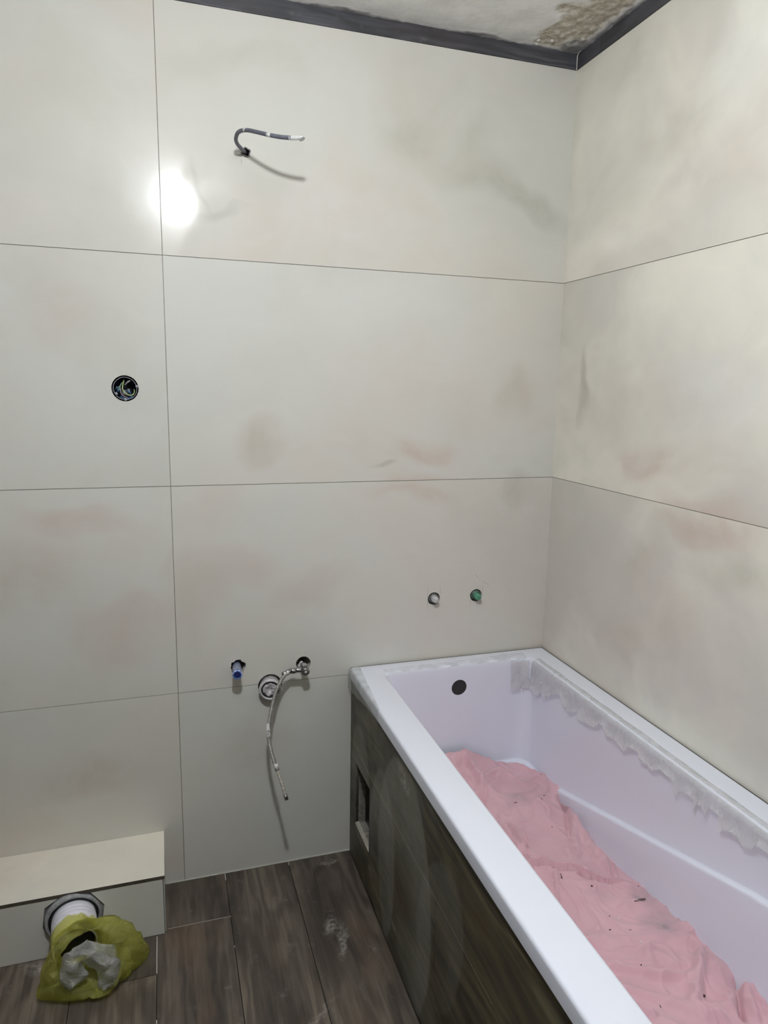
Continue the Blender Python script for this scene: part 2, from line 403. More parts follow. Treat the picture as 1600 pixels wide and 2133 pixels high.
# ------------------------------------------------------------------ ceiling + dark band under it
N = NT('ceiling_plaster'); o_ = N.obj(); ra = N.attr('rough').outputs['Fac']; ca = N.attr('cement').outputs['Fac']
n1 = N.noise(o_, 14, 8, .65); n2 = N.noise(o_, 60, 6, .7)
c = N.mix(N.rng(n1, .35, .65), srgb(240, 240, 238), srgb(226, 226, 223))
c = N.mix(ca, c, N.mix(N.rng(n1, .4, .6), srgb(134, 134, 136), srgb(164, 164, 164)))
c = N.mix(ra, c, N.mix(N.rng(n2, .35, .65), srgb(176, 168, 153), srgb(216, 209, 196)))
N.set(color=c, rough=.85, spec=.2); N.bump(n2, .5, .003); M_ceil = N.m
def seg_d(p, a, b):
    ab = b - a; t = max(0, min(1, (p - a).dot(ab) / ab.length_squared)); return (p - a - ab * t).length
bm = bmesh.new(); rl = bm.verts.layers.float.new('rough'); cl = bm.verts.layers.float.new('cement')
gx = [XL - .05, -1.9, -1.6, -1.4] + [-1.3 + i * .006 for i in range(218)] + [.02]
gy = [.02] + [-.006 * i for i in range(75)] + [-.55, -.8, -1.2, -1.9, YF - .05]
grid = []
for y in gy:
    row = []
    for x in gx:
        P = Vector((x, y, 0)); nz = noise.fractal(P * 12, 1.0, 2.0, 5)
        # broken-out plaster: a wedge running from the corner along the right wall
        d = seg_d(P, Vector((-.085, -.05, 0)), Vector((-.06, -.42, 0)))
        r = max(0, min(1, (.085 - d + nz * .045) / .02))
        if x > -.02 or y > -.014: r *= .3
        edge = min(-x if x < 0 else 0, -y * 1.0 if y < 0 else 0)
        ce = max(0, min(1, (.020 + .012 * nz - (-x)) / .01)) if x > -.05 else 0
        ce = max(ce, max(0, min(1, (.012 + .022 * noise.noise(Vector((x * 5, 3, 0))) + .012 * nz + y) / .006)))
        ce = max(ce, max(0, min(1, (.05 - (Vector((x + .035, y + .03, 0))).length + nz * .02) / .01)))
        z = ZC + r * (.004 + .006 * noise.fractal(P * 45, 1.0, 2.0, 5) + .004 * nz) - ce * .002 * (1 + noise.noise(P * 60))
        v = bm.verts.new((x, y, z)); v[rl] = r * (1 - ce * .8); v[cl] = ce; row.append(v)
    grid.append(row)
for a, b in zip(grid, grid[1:]):
    for i in range(len(a) - 1): bm.faces.new((a[i], a[i + 1], b[i + 1], b[i])).smooth = True
# loose plaster chips that still hang on
for q, sz in (((1122, 84), .006), ((1150, 85), .008), ((1163, 112), .003), ((1215, 82), .005), ((1118, 92), .004), ((1265, 74), .004)):
    p = un(q, 2, ZC)
    m = Matrix.Translation(p) @ Matrix.Rotation(random.random() * 6, 4, 'Z') @ Matrix.Diagonal((sz * 1.7, sz, sz * .5, 1))
    bmesh.ops.create_icosphere(bm, subdivisions=1, radius=.7, matrix=m)
box(bm, XL - .1, .12, YF - .1, .12, ZC + .03, ZC + .15)
tag(link('ceiling', bm, M_ceil), kind='structure')

M_band = wood_mat('wood_look_band', srgb(62, 62, 65), srgb(86, 86, 92), srgb(118, 118, 124), (0.35, 0.5), dust=.25)
def band(name, x0, x1, y0, y1, alongx, joints):
    bm = bmesh.new(); gl = bm.verts.layers.float_vector.new('gc')
    for k, (a, b) in enumerate(zip(joints, joints[1:])):
        if alongx: vs, _ = box(bm, a + .0008, b - .0008, y0, y1, ZT + .0008, ZC + .006)
        else: vs, _ = box(bm, x0, x1, a + .0008, b - .0008, ZT + .0008, ZC + .006)
        for v in vs: v[gl] = ((v.co.x if alongx else v.co.y), v.co.z, k * 1.7 + (0 if alongx else 3))
    bmesh.ops.recalc_face_normals(bm, faces=bm.faces)
    tag(link(name, bm, M_band), kind='structure')
band('trim_2', 0, 0, -.0012, .01, True, [XL, -1.45, -0.004])
band('trim_3', -.0012, .01, 0, 0, False, [YF, -.115 - 1.2, -.115, -.0012])
band('trim_5', XL - .01, XL + .0012, 0, 0, False, [YF, -1.3, 0])
band('trim_6', 0, 0, YF - .01, YF + .0012, True, [XL, -1.1, 0])
bm = bmesh.new(); tube(bm, [(-.0035, -.0035, ZT), (-.0035, -.0035, ZC - .008), (-.005, -.012, ZC - .003), (-.006, -.035, ZC - .001)], [.0022, .0020, .0016, .0008], 8)
tag(link('trim_4', bm, M_caulk, smooth=True), kind='structure')

# ------------------------------------------------------------------ lamp
M_socket = flat('black_socket', srgb(30, 30, 32), .4)
N = NT('bulb_glow'); N.set(color=(1, 1, 1, 1)); N.b.inputs['Emission Color'].default_value = LAMP_COLOR + (1,)
N.b.inputs['Emission Strength'].default_value = LAMP_STRENGTH; M_bulb = N.m
lamp = thing('hanging_light_bulb', (LAMP.x, LAMP.y, ZC), 'bare flattened white light bulb hanging on its wire from the ceiling', 'light bulb')
bm = bmesh.new(); lathe(bm, [(.031 * math.sin(math.radians(a)), .042 * math.cos(math.radians(a)) if abs(a) < 90 else 0.0001) for a in range(-90, 91, 15)], LAMP, (0, 0, 1), 28)
link('bulb', bm, M_bulb, lamp)
bm = bmesh.new(); lathe(bm, [(.028, .012), (.031, .014), (.062, .014), (.072, .008), (.10, .003)], LAMP, (0, 0, 1), 24); link('socket', bm, M_socket, lamp)
bm = bmesh.new(); tube(bm, [LAMP + Vector((0, 0, .098)), (LAMP.x + .004, LAMP.y, 2.41), (LAMP.x, LAMP.y, ZC + .002)], .003, 8); link('wire', bm, M_socket, lamp)

# ------------------------------------------------------------------ bathtub
N = NT('white_acrylic'); o_ = N.obj()
sp = N.rng(N.noise(o_, 90, 4, .6), .70, .78)
N.set(color=N.mix(N.math('MULTIPLY', sp, .35), srgb(226, 229, 240), srgb(170, 168, 172)), rough=N.rng(N.noise(o_, 5, 5), .3, .7, .16, .24), spec=.5); M_acryl = N.m
M_black = flat('overflow_shade', srgb(40, 40, 40), .8)
TX0, TX1, TY0, TY1 = -.672, -.0045, -.0065, -1.72   # outer rim
IX0, IX1, IY0, IY1 = -.592, -.080, -.070, -1.64   # opening
ZR = .63
def zridge(y):
    t = max(0, min(1, (-y - .24) / .80)); return .285 + .215 * t
def rrect(x0, x1, y0, y1, r, n=10, per=36):
    """rounded rectangle, same point count each time; returns (point, parameter corner weights)"""
    pts = []
    cs = [((x1 - r, y0 - r), 0, 90), ((x0 + r, y0 - r), 90, 180), ((x0 + r, y1 + r), 180, 270), ((x1 - r, y1 + r), 270, 360)]
    for i, ((cx, cy), a0, a1) in enumerate(cs):
        for k in range(n + 1):
            a = math.radians(a0 + (a1 - a0) * k / n); pts.append((cx + r * math.cos(a), cy + r * math.sin(a)))
        (nx, ny), na, _ = cs[(i + 1) % 4]
        ex, ey = nx + r * math.cos(math.radians(na)), ny + r * math.sin(math.radians(na)); sx, sy = pts[-1]
        for k in range(1, per): pts.append((sx + (ex - sx) * k / per, sy + (ey - sy) * k / per))
    return pts
def tub_inner(s):
    """inner outline for depth parameter s"""
bm = bmesh.new(); loops = []
def loop(pts, zf):
    loops.append([bm.verts.new((x, y, zf(x, y) if callable(zf) else zf)) for x, y in pts])
def inset(x0, x1, y0, y1, d): return x0 + d, x1 - d, y0 - d, y1 + d
O_ = (TX0, TX1, TY0, TY1); I_ = (IX0, IX1, IY0, IY1)
loop(rrect(*inset(*O_, .006), .004), .596)
loop(rrect(*inset(*O_, .0), .006), .596)
loop(rrect(*inset(*O_, .0), .006), .6225)
for k in range(1, 5):
    a = math.radians(90 * k / 4); loop(rrect(*inset(*O_, .0075 * (1 - math.cos(a))), .007), .6225 + .0075 * math.sin(a))
loop(rrect(*I_, .024), ZR)
for k in range(1, 6):
    a = math.radians(90 * k / 5); loop(rrect(*inset(*I_, .009 * math.sin(a)), .024), ZR - .009 * (1 - math.cos(a)))
loop(rrect(*inset(*I_, .010), .026), .615)
UP = inset(*I_, .0105)
loop(rrect(*UP, .030), .59)
loop(rrect(*inset(*I_, .013), .04), lambda x, y: .5 * (.59 + zridge(y)))
RI = inset(*I_, .016)
loop(rrect(*RI, .048), lambda x, y: zridge(y) + .006)
loop(rrect(*inset(*RI, .0012), .048), lambda x, y: zridge(y) + .002)
loop(rrect(*inset(*RI, .003), .048), lambda x, y: zridge(y))
loop(rrect(*inset(*RI, .009), .050), lambda x, y: zridge(y) - .0006)
loop(rrect(*inset(*RI, .0115), .052), lambda x, y: zridge(y) - .003)
loop(rrect(*inset(*RI, .0125), .052), lambda x, y: zridge(y) - .008)
BT = (-.50, -.150, -.16, -1.50)
def lerp4(a, b, t): return tuple(p + (q - p) * t for p, q in zip(a, b))
RJ = inset(*RI, .0125)
for t in (.25, .5, .7, .85, .95): loop(rrect(*lerp4(RJ, BT, .12 * t + .88 * t ** 4), .055 + .04 * t), lambda x, y, t=t: (zridge(y) - .008) * (1 - t) + .185 * t)
loop(rrect(*BT, .10), .182); loop(rrect(*inset(*BT, .03), .09), .174); loop(rrect(*inset(*BT, .08), .06), .170)
for a, b in zip(loops, loops[1:]):
    n = len(a)
    for k in range(n): bm.faces.new((a[k], a[(k + 1) % n], b[(k + 1) % n], b[k])).smooth = True
bm.faces.new(loops[-1])
bmesh.ops.recalc_face_normals(bm, faces=bm.faces)
bm.normal_update()
top = [f for f in bm.faces if abs(f.calc_center_median().z - ZR) < 1e-4]
if top and top[0].normal.z < 0: bmesh.ops.reverse_faces(bm, faces=bm.faces)
# shell thickness
tub_me = bpy.data.meshes.new('shell'); bm.to_mesh(tub_me); bm.free(); tub_me.materials.append(M_acryl)
shell = bpy.data.objects.new('shell', tub_me); COL.objects.link(shell)
md = shell.modifiers.new('s', 'SOLIDIFY'); md.thickness = .004; md.offset = -1
dg = bpy.context.evaluated_depsgraph_get(); me = bpy.data.meshes.new_from_object(shell.evaluated_get(dg)); shell.modifiers.clear(); shell.data = me
OV = un((958, 1433.5), 1, -.086)
boolean_cut(shell, [cutter(ring_pts(OV, .0255, 1, 40), 1, -.13, -.04)])
for p in shell.data.polygons: p.use_smooth = True
try: shell.data.set_sharp_from_angle(angle=math.radians(40))
except Exception: pass
tub = thing('bathtub', (-.336, -.86, 0), 'white rectangular acrylic bathtub built in against the two tiled walls', 'bathtub')
shell.parent = tub; shell.matrix_parent_inverse = Matrix.Translation(tub.location).inverted()
bm = bmesh.new(); lathe(bm, [(0, .034), (.045, .034), (.045, .0), ], (OV.x, -.079, OV.z), (0, 1, 0), 30)  # dark disc and cup paint the shade inside the overflow hole
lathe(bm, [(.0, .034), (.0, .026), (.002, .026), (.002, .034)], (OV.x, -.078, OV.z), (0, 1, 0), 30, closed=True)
ovo = link('overflow_hole', bm, M_black, tub); tag(ovo, 'round overflow hole with its shade painted dark')
bm = bmesh.new(); box(bm, TX0 + .004, TX1, TY0 + .0002, -.0006, .600, .6262); box(bm, TX1 + .0002, -.0006, TY1, -.0006, .600, .6255)
tag(link('edge_strip', bm, flat('black_foam_strip', srgb(26, 24, 20), .95), tub), 'black strip in the gap against the walls')
# feet under the shell
for (x, y) in ((-.45, -.3), (-.22, -.3), (-.45, -1.4), (-.22, -1.4)):
    bm = bmesh.new(); tube(bm, [(x, y, 0.0), (x, y, .012), (x, y, .0125), (x, y, .164)], [.02, .02, .008, .008], 14); link('foot', bm, M_socket, tub)

# ------------------------------------------------------------------ tiled front of the bath
PXF = -.6655
def pa(q): p = un(q, 0, PXF); return Vector((p.y, p.z))
M_panel = wood_mat('wood_look_panel', srgb(56, 52, 44), srgb(94, 88, 68), srgb(136, 128, 98), (0.38, 0.55), freq=.8,
    arcs=[((-.505, .25), .205, .345, .0, .42, .95), ((-.335, .22), .115, .255, .0, .38, .94), ((-.115, .34), .10, .145, .0, .34, .92), ((-.74, .30), .12, .22, .35, .20, .92),
          ((-.60, .09), .16, .10, .1, .18, .7)],
    blobs=[((-.50, .54), .07, .04, .4, .9), ((-.235, .10), .03, .02, .5, .9), ((-.45, .09), .02, .02, .3, 1.0)])
bm = bmesh.new(); gl = bm.verts.layers.float_vector.new('gc')
H0, H1, HZ0, HZ1 = -.216, -.068, .142, .342    # service opening
g = .0009
def pbox(y0, y1, z0, z1, pid):
    vs, _ = box(bm, PXF, PXF + .009, y0, y1, z0, z1)
    for v in vs: v[gl] = (v.co.y, v.co.z, pid)
g = .0009
YE = -1.72
pbox(YE, -.001, .3852 + g, .594, 1.0)
for y0, y1, z0, z1, pid in ((-.7245 + g, H0, .197 + g, .3852 - g, 2.2), (H1, -.001, .197 + g, .3852 - g, 2.2), (H0, H1, HZ1, .3852 - g, 2.2),
                            (YE, -.7245 - g, .197 + g, .3852 - g, 3.9), (YE, -1.32, .003, .197 - g, 4.4), (-1.32 + g, H0, .003, .197 - g, 5.1), (H1, -.001, .003, .197 - g, 5.1), (H0, H1, .003, HZ0, 5.1)):
    pbox(y0, y1, z0, z1, pid)
for v in list(bm.verts): pass
# backing board behind the tiles
def bbox(y0, y1, z0, z1, x0=.0072, x1=.032, mi=1): box(bm, PXF + x0, PXF + x1, y0, y1, z0, z1, mi)
bbox(YE, H0, 0, .594); bbox(H1, -.001, 0, .594); bbox(H0, H1, HZ1, .594); bbox(H0, H1, 0, HZ0)
# pale line where the middle joint is filled
box(bm, PXF + .0003, PXF + .008, -1.0, -.10, .3844, .3860, 2)
box(bm, PXF + .0008, PXF + .008, -1.15, -.73, .1964, .1976, 2)
bmesh.ops.recalc_face_normals(bm, faces=bm.faces)
panel = link('bath_panel', bm, [M_panel, M_plaster, M_caulk])
tag(panel, 'dark wood-look tiled panel closing the side of the white bathtub', 'bath panel')
# chipped pale edge of the opening
bm = bmesh.new()
ys = [H0 + .001 + i * (H1 - H0 - .002) / 60 for i in range(61)]; prev = None
for a in ys:
    t = .0035 + .0015 * noise.noise(Vector((a * 90, 1, 0))); w0 = .011 + .004 * noise.noise(Vector((a * 70, 5, 0)))
    cur = [bm.verts.new(q) for q in ((PXF - .0007, a, HZ0 - .004), (PXF - .0007, a, HZ0 + t * .2), (PXF + .003, a, HZ0 + t), (PXF + w0, a, HZ0 + t * .8), (PXF + w0, a, HZ0 - .001))]
    if prev:
        for k in range(4): bm.faces.new((prev[k], prev[k + 1], cur[k + 1], cur[k]))
    prev = cur
bmesh.ops.recalc_face_normals(bm, faces=bm.faces)
e = link('chipped_edge', bm, flat('broken_tile_edge', srgb(160, 154, 142), .9, var=.25, scale=200), panel); tag(e, 'pale broken tile edge below the opening')
# blocks seen through the opening
M_block = flat('aerated_block', srgb(150, 152, 152), .9, var=.15, bump=.5)
for nm, (x, y, z0, z1, sx, sy, rot), lb in (('concrete_block', (-.610, -.185, 0.001, .165, .034, .055, .0), 'pale grey concrete block standing inside the opening in the bath panel'),
                                      ('concrete_block', (-.609, -.285, 0.001, .25, .034, .11, .0), 'grey concrete block furthest inside behind the bath panel')):
    bm = bmesh.new(); bmesh.ops.create_cube(bm, size=1, matrix=Matrix.Translation((x, y, (z0 + z1) / 2)) @ Matrix.Rotation(rot, 4, 'Z') @ Matrix.Diagonal((sx, sy, z1 - z0, 1)))
    bmesh.ops.subdivide_edges(bm, edges=bm.edges[:], cuts=6, use_grid_fill=True)
    for v in bm.verts: v.co += noise.noise_vector(v.co * 60) * .0015
    for v in bm.verts: v.co.z = max(v.co.z, .0005)
    tag(link(nm, bm, M_block), lb, 'block')

# ------------------------------------------------------------------ pink cloth
N = NT('pink_cotton'); o_ = N.obj()
weave = N.noise(o_, 900, 2); st = N.sep(o_)
stain = N.attr('stain').outputs['Fac']
c = N.mix(N.rng(N.noise(o_, 7, 5), .35, .65), srgb(213, 174, 181), srgb(206, 166, 174))
c = N.mix(stain, c, srgb(150, 138, 142))
N.set(color=c, rough=.9, spec=.15); N.b.inputs['Sheen Weight'].default_value = .3; N.bump(weave, .2, .0006); M_cloth = N.m
edge_r = [(-.112, -.190), (-.118, -.167), (-.16, -.118), (-.2, -.098), (-.297, -.090), (-.345, -.097), (-.393, -.111), (-.48, -.115), (-.575, -.110), (-.66, -.112),
          (-.76, -.104), (-.88, -.092), (-.98, -.101), (-1.07, -.097), (-1.2, -.098), (-1.45, -.10)]
edge_z = [(-.112, .292), (-.2, .288), (-.297, .302), (-.393, .275), (-.575, .262), (-.66, .266), (-.8, .292), (-.88, .306), (-.98, .302), (-1.07, .30), (-1.45, .29)]
def interp(tab, y):
    if y >= tab[0][0]: return tab[0][1]
    for (a, va), (b, vb) in zip(tab, tab[1:]):
        if y >= b: t = (a - y) / (a - b); return va + (vb - va) * t
    return tab[-1][1]
def cz(q, z=.295): p = un(q, 2, z); return Vector((p.x, p.y))
def pl(*qs): return [cz(q) for q in qs]
def pdist(P, line):
    best = 9; side = 0; par = 0; tot = len(line) - 1
    for i in range(tot):
        a, b = line[i], line[i + 1]; ab = b - a; t = max(0, min(1, (P - a).dot(ab) / ab.length_squared)); d = (P - a - ab * t)
        if d.length < best: best = d.length; side = 1 if (ab.x * d.y - ab.y * d.x) > 0 else -1; par = (i + t) / tot
    return best, side, par
# folds: (polyline, height, width on left side, width on right side)
folds = [
    (pl((950, 1572), (975, 1610), (1010, 1650), (1040, 1665)), .010, .020, .012),
    (pl((990, 1660), (1020, 1622), (1052, 1604)), .008, .012, .016),
    (pl((1018, 1652), (1040, 1625), (1050, 1608)), .007, .008, .014),
    (pl((1012, 1650), (1005, 1680), (1000, 1720)), -.010, .008, .010),
    (pl((960, 1600), (1005, 1640)), .010, .014, .010),
    (pl((1172, 1652), (1190, 1680), (1196, 1725), (1198, 1775), (1200, 1800)), .009, .012, .012),
    (pl((1176, 1655), (1183, 1690), (1186, 1740)), -.009, .008, .008),
    (pl((1165, 1655), (1176, 1682)), -.020, .008, .008),
    (pl((1190, 1690), (1215, 1730), (1255, 1790), (1270, 1830)), .010, .010, .014),
    (pl((1262, 1790), (1268, 1832)), .008, .006, .006),
    (pl((1276, 1800), (1286, 1835)), .009, .005, .006),
    (pl((1060, 1715), (1078, 1745), (1098, 1790), (1104, 1830)), .013, .010, .008),
    (pl((1045, 1740), (1075, 1768), (1085, 1785)), .008, .008, .010),
    (pl((1095, 1750), (1096, 1780), (1103, 1800)), -.012, .006, .006),
    (pl((1022, 1690), (1040, 1670), (1090, 1660)), .005, .02, .02),
    (pl((1100, 1690), (1130, 1665), (1165, 1662)), .006, .012, .014),
    (pl((1155, 1805), (1162, 1870), (1170, 1890)), .006, .006, .004),
    (pl((1200, 1838), (1270, 1850), (1330, 1870)), .008, .010, .012),
    (pl((1280, 1840), (1330, 1852), (1360, 1870)), .009, .010, .010),
    (pl((1290, 1895), (1320, 1880), (1375, 1870)), .006, .010, .012),
    (pl((1210, 1860), (1290, 1880), (1320, 1905)), .004, .014, .014),
    (pl((1190, 1940), (1280, 1955), (1380, 1950), (1450, 1945)), .006, .016, .016),
    (pl((1250, 2005), (1310, 2025), (1375, 2042), (1450, 2038)), .012, .014, .010),
    (pl((1345, 2000), (1350, 1985), (1358, 1970)), .005, .01, .006),
    (pl((1400, 1965), (1440, 1970), (1460, 1990), (1455, 2040), (1448, 2100), (1470, 2122), (1530, 2128)), .016, .010, .014),
    (pl((1380, 2020), (1420, 2032), (1450, 2018)), -.006, .012, .012),
    (pl((1260, 2060), (1340, 2080), (1420, 2100), (1450, 2125)), .010, .014, .012),
    (pl((1300, 2090), (1370, 2133)), .012, .012, .012),
    (pl((1470, 2110), (1520, 2100), (1560, 2060)), .010, .014, .016),
    (pl((1535, 2062), (1555, 2040), (1565, 2030)), -.030, .012, .012),
    (pl((1535, 2065), (1542, 2100), (1552, 2133)), -.018, .006, .008),
    (pl((1545, 2058), (1565, 2100), (1580, 2130)), .012, .008, .010),
    (pl((1562, 2050), (1570, 2085), (1600, 2115)), .014, .010, .008),
    (pl((1480, 1960), (1478, 1985)), .005, .01, .01),
]
flap = pl((1030, 1770), (1070, 1782), (1103, 1798), (1145, 1802), (1185, 1812), (1230, 1828), (1262, 1838), (1292, 1839), (1330, 1838))
stains = [((1075, 1668), .05, .6), ((1245, 1865), .0, .5), ((1350, 1870), .05, .75), ((1375, 1925), .055, .8), ((1385, 1900), .06, .6), ((1330, 1870), .02, .9), ((1385, 1935), .014, .9),
          ((1130, 1665), .03, .3), ((1250, 1860), .03, .3), ((1073, 1672), .012, .6), ((1500, 2010), .05, .35), ((1175, 1668), .03, .35), ((1100, 1640), .05, .35)]
stains = [(cz(q), r, k) for q, r, k in stains if r > 0]
bm = bmesh.new(); sl = bm.verts.layers.float.new('stain'); grid = []
NY, NX = 540, 220
for j in range(NY + 1):
    y = -.112 - (1.33) * j / NY
    xe = interp(edge_r, y); xe += .004 * noise.noise(Vector((0, y * 18, 2)))
    ze = interp(edge_z, y); row = []
    for i in range(NX + 3):
        u = min(1, i / NX); x = -.568 + (xe + .568) * u
        P2 = Vector((x, y)); P = Vector((x, y, 0))
        d_e = (xe - x); d_f = (-.112 - y)
        zmid = .292 + .012 * noise.noise(P * 4.5) + .05 * max(0, (-.30 - x) / .25) * max(0, min(1, 1 - (-y - .11) / .30))
        z_far = .352 if x < -.30 else .352 + (x + .30) / .13 * (-.06)
        k = math.exp(-d_f / .06); z = zmid * (1 - k) + max(z_far, .29) * k
        k = math.exp(-max(d_e, 0) / .035); z = z * (1 - k) + ze * k
        # creases of crumpled cotton
        wv = P * 9 + noise.noise_vector(P * 5) * .9
        rd = 1 - abs(noise.noise(Vector((wv.x * 1.3, wv.y * .9, .3)))) * 2; z += .009 * max(0, rd) ** 3
        rd = 1 - abs(noise.noise(Vector((wv.y * 1.8, wv.x * 2.4, 4.3)))) * 2; z += .005 * max(0, rd) ** 4
        z += .0012 * noise.fractal(P * 30, 1, 2, 4)
        for line, h, wl_, wr_ in folds:
            d, s, par = pdist(P2, line)
            wdt = wl_ if s > 0 else wr_
            if d < wdt * 3: z += 1.4 * min(1, .25 + d_f / .05) * h * math.exp(-(d / wdt) ** 2 * 1.2) * min(1, .25 + 4 * par * (1 - par) * 1.2)
        d, s, par = pdist(P2, flap)
        if d < .12 and 0.0 < par < 1: z += .018 * math.sin(math.pi * min(1, par * 1.02)) ** .5 * max(0, min(1, .5 + s * d / .0016)) * math.exp(-d / .07) - (.014 * math.sin(math.pi * par) * math.exp(-((d - .001) / .0042) ** 2) if s < 0 else 0)
        if i > NX: z = ze - .012 * (i - NX) - .004; x += .002 * (i - NX)
        if j == 0: z -= .010
        v = bm.verts.new((x, y, z)); f = 0
        for (c2, r, kk) in stains:
            dd = (P2 - c2).length + .02 * noise.noise(P * 25)
            f = max(f, kk * max(0, 1 - dd / r) ** .8 if dd < r else 0)
        v[sl] = f * (.7 + .3 * noise.noise(P * 60)); row.append(v)
    grid.append(row)
for a, b in zip(grid, grid[1:]):
    for i in range(len(a) - 1): bm.faces.new((a[i], b[i], b[i + 1], a[i + 1])).smooth = True
bmesh.ops.recalc_face_normals(bm, faces=bm.faces)
cloth = link('pink_sheet', bm, M_cloth, smooth=True)
md = cloth.modifiers.new('thickness', 'SOLIDIFY'); md.thickness = .002; md.offset = 0
tag(cloth, 'crumpled dusty pink cotton sheet lying along the bottom of the bathtub', 'sheet')
cloth_grid = [[v for v in r] for r in []]
# crumbs lying on the cloth
from mathutils.bvhtree import BVHTree
dg = bpy.context.evaluated_depsgraph_get(); bvh = BVHTree.FromObject(cloth, dg)
M_crumb = flat('brown_crumb', srgb(70, 48, 42), .9); M_chip = flat('pale_chip', srgb(214, 204, 200), .8)
def crumb(q, sx, sy, name, mat, label, cat, group):
    p = un(q, 2, .30); hit = None
    d = (p - CAM_POS).normalized(); h = bvh.ray_cast(CAM_POS, d)
    if h[0] is None: return
    o = Vector((0, 0, sy * .28)) + h[0]
    bm = bmesh.new(); bmesh.ops.create_icosphere(bm, subdivisions=2, radius=1)
    for v in bm.verts: v.co *= 1 + .35 * noise.noise(v.co * 1.7 + Vector(q + (0,)))
    ob = link(name, bm, mat, smooth=False); ob.location = o; ob.scale = (sx, sy, sy * .5); ob.rotation_euler = (0, 0, (q[0] * 7 % 31) / 5)
    tag(ob, label, cat, group)
CR = (((1127, 1613), .0022, .0014, 'tiny dark crumb at the far upper edge of the pink sheet'),
    ((1074, 1672), .006, .0015, 'curved brown crumb on the grey smudge at the far end of the pink sheet'),
    ((1134, 1657), .005, .0013, 'upper dark crumb of the pair near the far right edge of the pink sheet'),
    ((1128, 1664), .005, .001, 'lower dark crumb of the pair near the far right edge of the pink sheet'),
    ((1150, 1722), .006, .001, 'thin dark crumb in the middle of the far part of the pink sheet'),
    ((1170, 1828), .008, .0016, 'longest dark crumb just below the flap across the pink sheet'),
    ((1168, 1821), .004, .0012, 'short dark crumb touching the flap above the longest crumb on the sheet'),
    ((1271, 1937), .0025, .0018, 'round black crumb alone left of the grey stain on the pink sheet'),
    ((1466, 2075), .0040, .0028, 'largest oval dark crumb at the near right end of the pink sheet'),
    ((1336, 2011), .0035, .0014, 'reddish-brown crumb in the crease below the grey stain on the sheet'),
    ((1233, 1846), .003, .0025, 'brown speck just below the right half of the flap on the sheet'),
    ((1330, 1846), .002, .0015, 'tiny dark speck on the right edge of the pink sheet beside the tub wall'),
    ((1376, 2097), .005, .0009, 'thin pale-brown crumb at the near end of the pink sheet by the rim'),
    ((1269, 1909), .0035, .0012, 'small brown crumb beside the pale chip left of the grey stain'),
    ((1313, 1937), .003, .0009, 'thin brown crumb right of the round black one on the pink sheet'))
for q, a, b, lb in CR: crumb(q, a, b, 'dirt_crumb', M_crumb, lb, 'crumb', 'brown crumbs on the pink sheet')
for q, lb in (((1151, 1834), 'pale plaster chip at the left beside the flap of the pink sheet'), ((1289, 1913), 'pale plaster chip in the middle of the pink sheet left of the grey stain'),
              ((1336, 1962), 'tiny pale plaster chip below the grey stain on the pink sheet')):
    crumb(q, .003, .002, 'plaster_chip', M_chip, lb, 'chip', 'pale chips on the pink sheet')
o = crumb((1333, 1875), .016, .0035, 'wood_splinter', flat('grey_splinter', srgb(104, 88, 86), .9), 'long grey-brown splinter lying on the stained part of the pink sheet', 'splinter', None)

# ------------------------------------------------------------------ protective film on the tub
def film_mat(name, tint, alpha, rough=.28, bumpk=.22):
    N = NT(name); o_ = N.obj()
    n = N.noise(o_, 55, 5, .6, .6)
    N.set(color=tint, rough=rough, spec=.5, alpha=N.rng(N.noise(o_, 26, 5), .35, .7, alpha - .05, min(1, alpha + .07)))
    N.b.inputs['Transmission Weight'].default_value = 0.0
    N.bump(n, bumpk, .004)
    return N.m
M_film = film_mat('milky_film', srgb(222, 221, 220), .30)
def sheet(name, rows, mat, thick=.0006, parent=None, smooth=True):
    bm = bmesh.new(); g = [[bm.verts.new(p) for p in r] for r in rows]
    for a, b in zip(g, g[1:]):
        for i in range(len(a) - 1):
            f = bm.faces.new((a[i], a[i + 1], b[i + 1], b[i])); f.smooth = smooth
    o = link(name, bm, mat, parent, smooth)
    md = o.modifiers.new('thickness', 'SOLIDIFY'); md.thickness = thick; md.offset = 0
    return o
# long ragged strip down the inside of the wall side
low = [(1075, 1438), (1088, 1430), (1100, 1437), (1112, 1434), (1122, 1450), (1132, 1440), (1140, 1455), (1150, 1449), (1160, 1446), (1172, 1445), (1176, 1462), (1190, 1484), (1208, 1480), (1216, 1502), (1232, 1506),
       (1244, 1514), (1256, 1506), (1262, 1512), (1268, 1532), (1286, 1538), (1292, 1548), (1300, 1556), (1308, 1564), (1318, 1556), (1326, 1548), (1332, 1560), (1340, 1578), (1352, 1592), (1364, 1604), (1388, 1600),
       (1398, 1582), (1406, 1600), (1410, 1640), (1414, 1658), (1422, 1646), (1440, 1650), (1452, 1670), (1450, 1694), (1458, 1672), (1470, 1676), (1476, 1702), (1484, 1674), (1500, 1680), (1508, 1728), (1530, 1730),
       (1544, 1742), (1556, 1760), (1578, 1768), (1588, 1748), (1592, 1735), (1606, 1748), (1625, 1775)]
lowp = [un(q, 0, IX1 - .013) for q in low]
prof = [(p.y, p.z) for p in lowp]; prof[0] = (-.088, .545)
prof = sorted(prof, key=lambda t: -t[0])
def prof_z(y):
    for (a, za), (b, zb) in zip(prof, prof[1:]):
        if y <= a and y >= b and a != b:
            t = (a - y) / (a - b); return za + (zb - za) * t
    return prof[-1][1] if y < prof[-1][0] else prof[0][1]
rows = []
NYF = 420; y_a, y_b = -.097, min(p[0] for p in prof) - .02
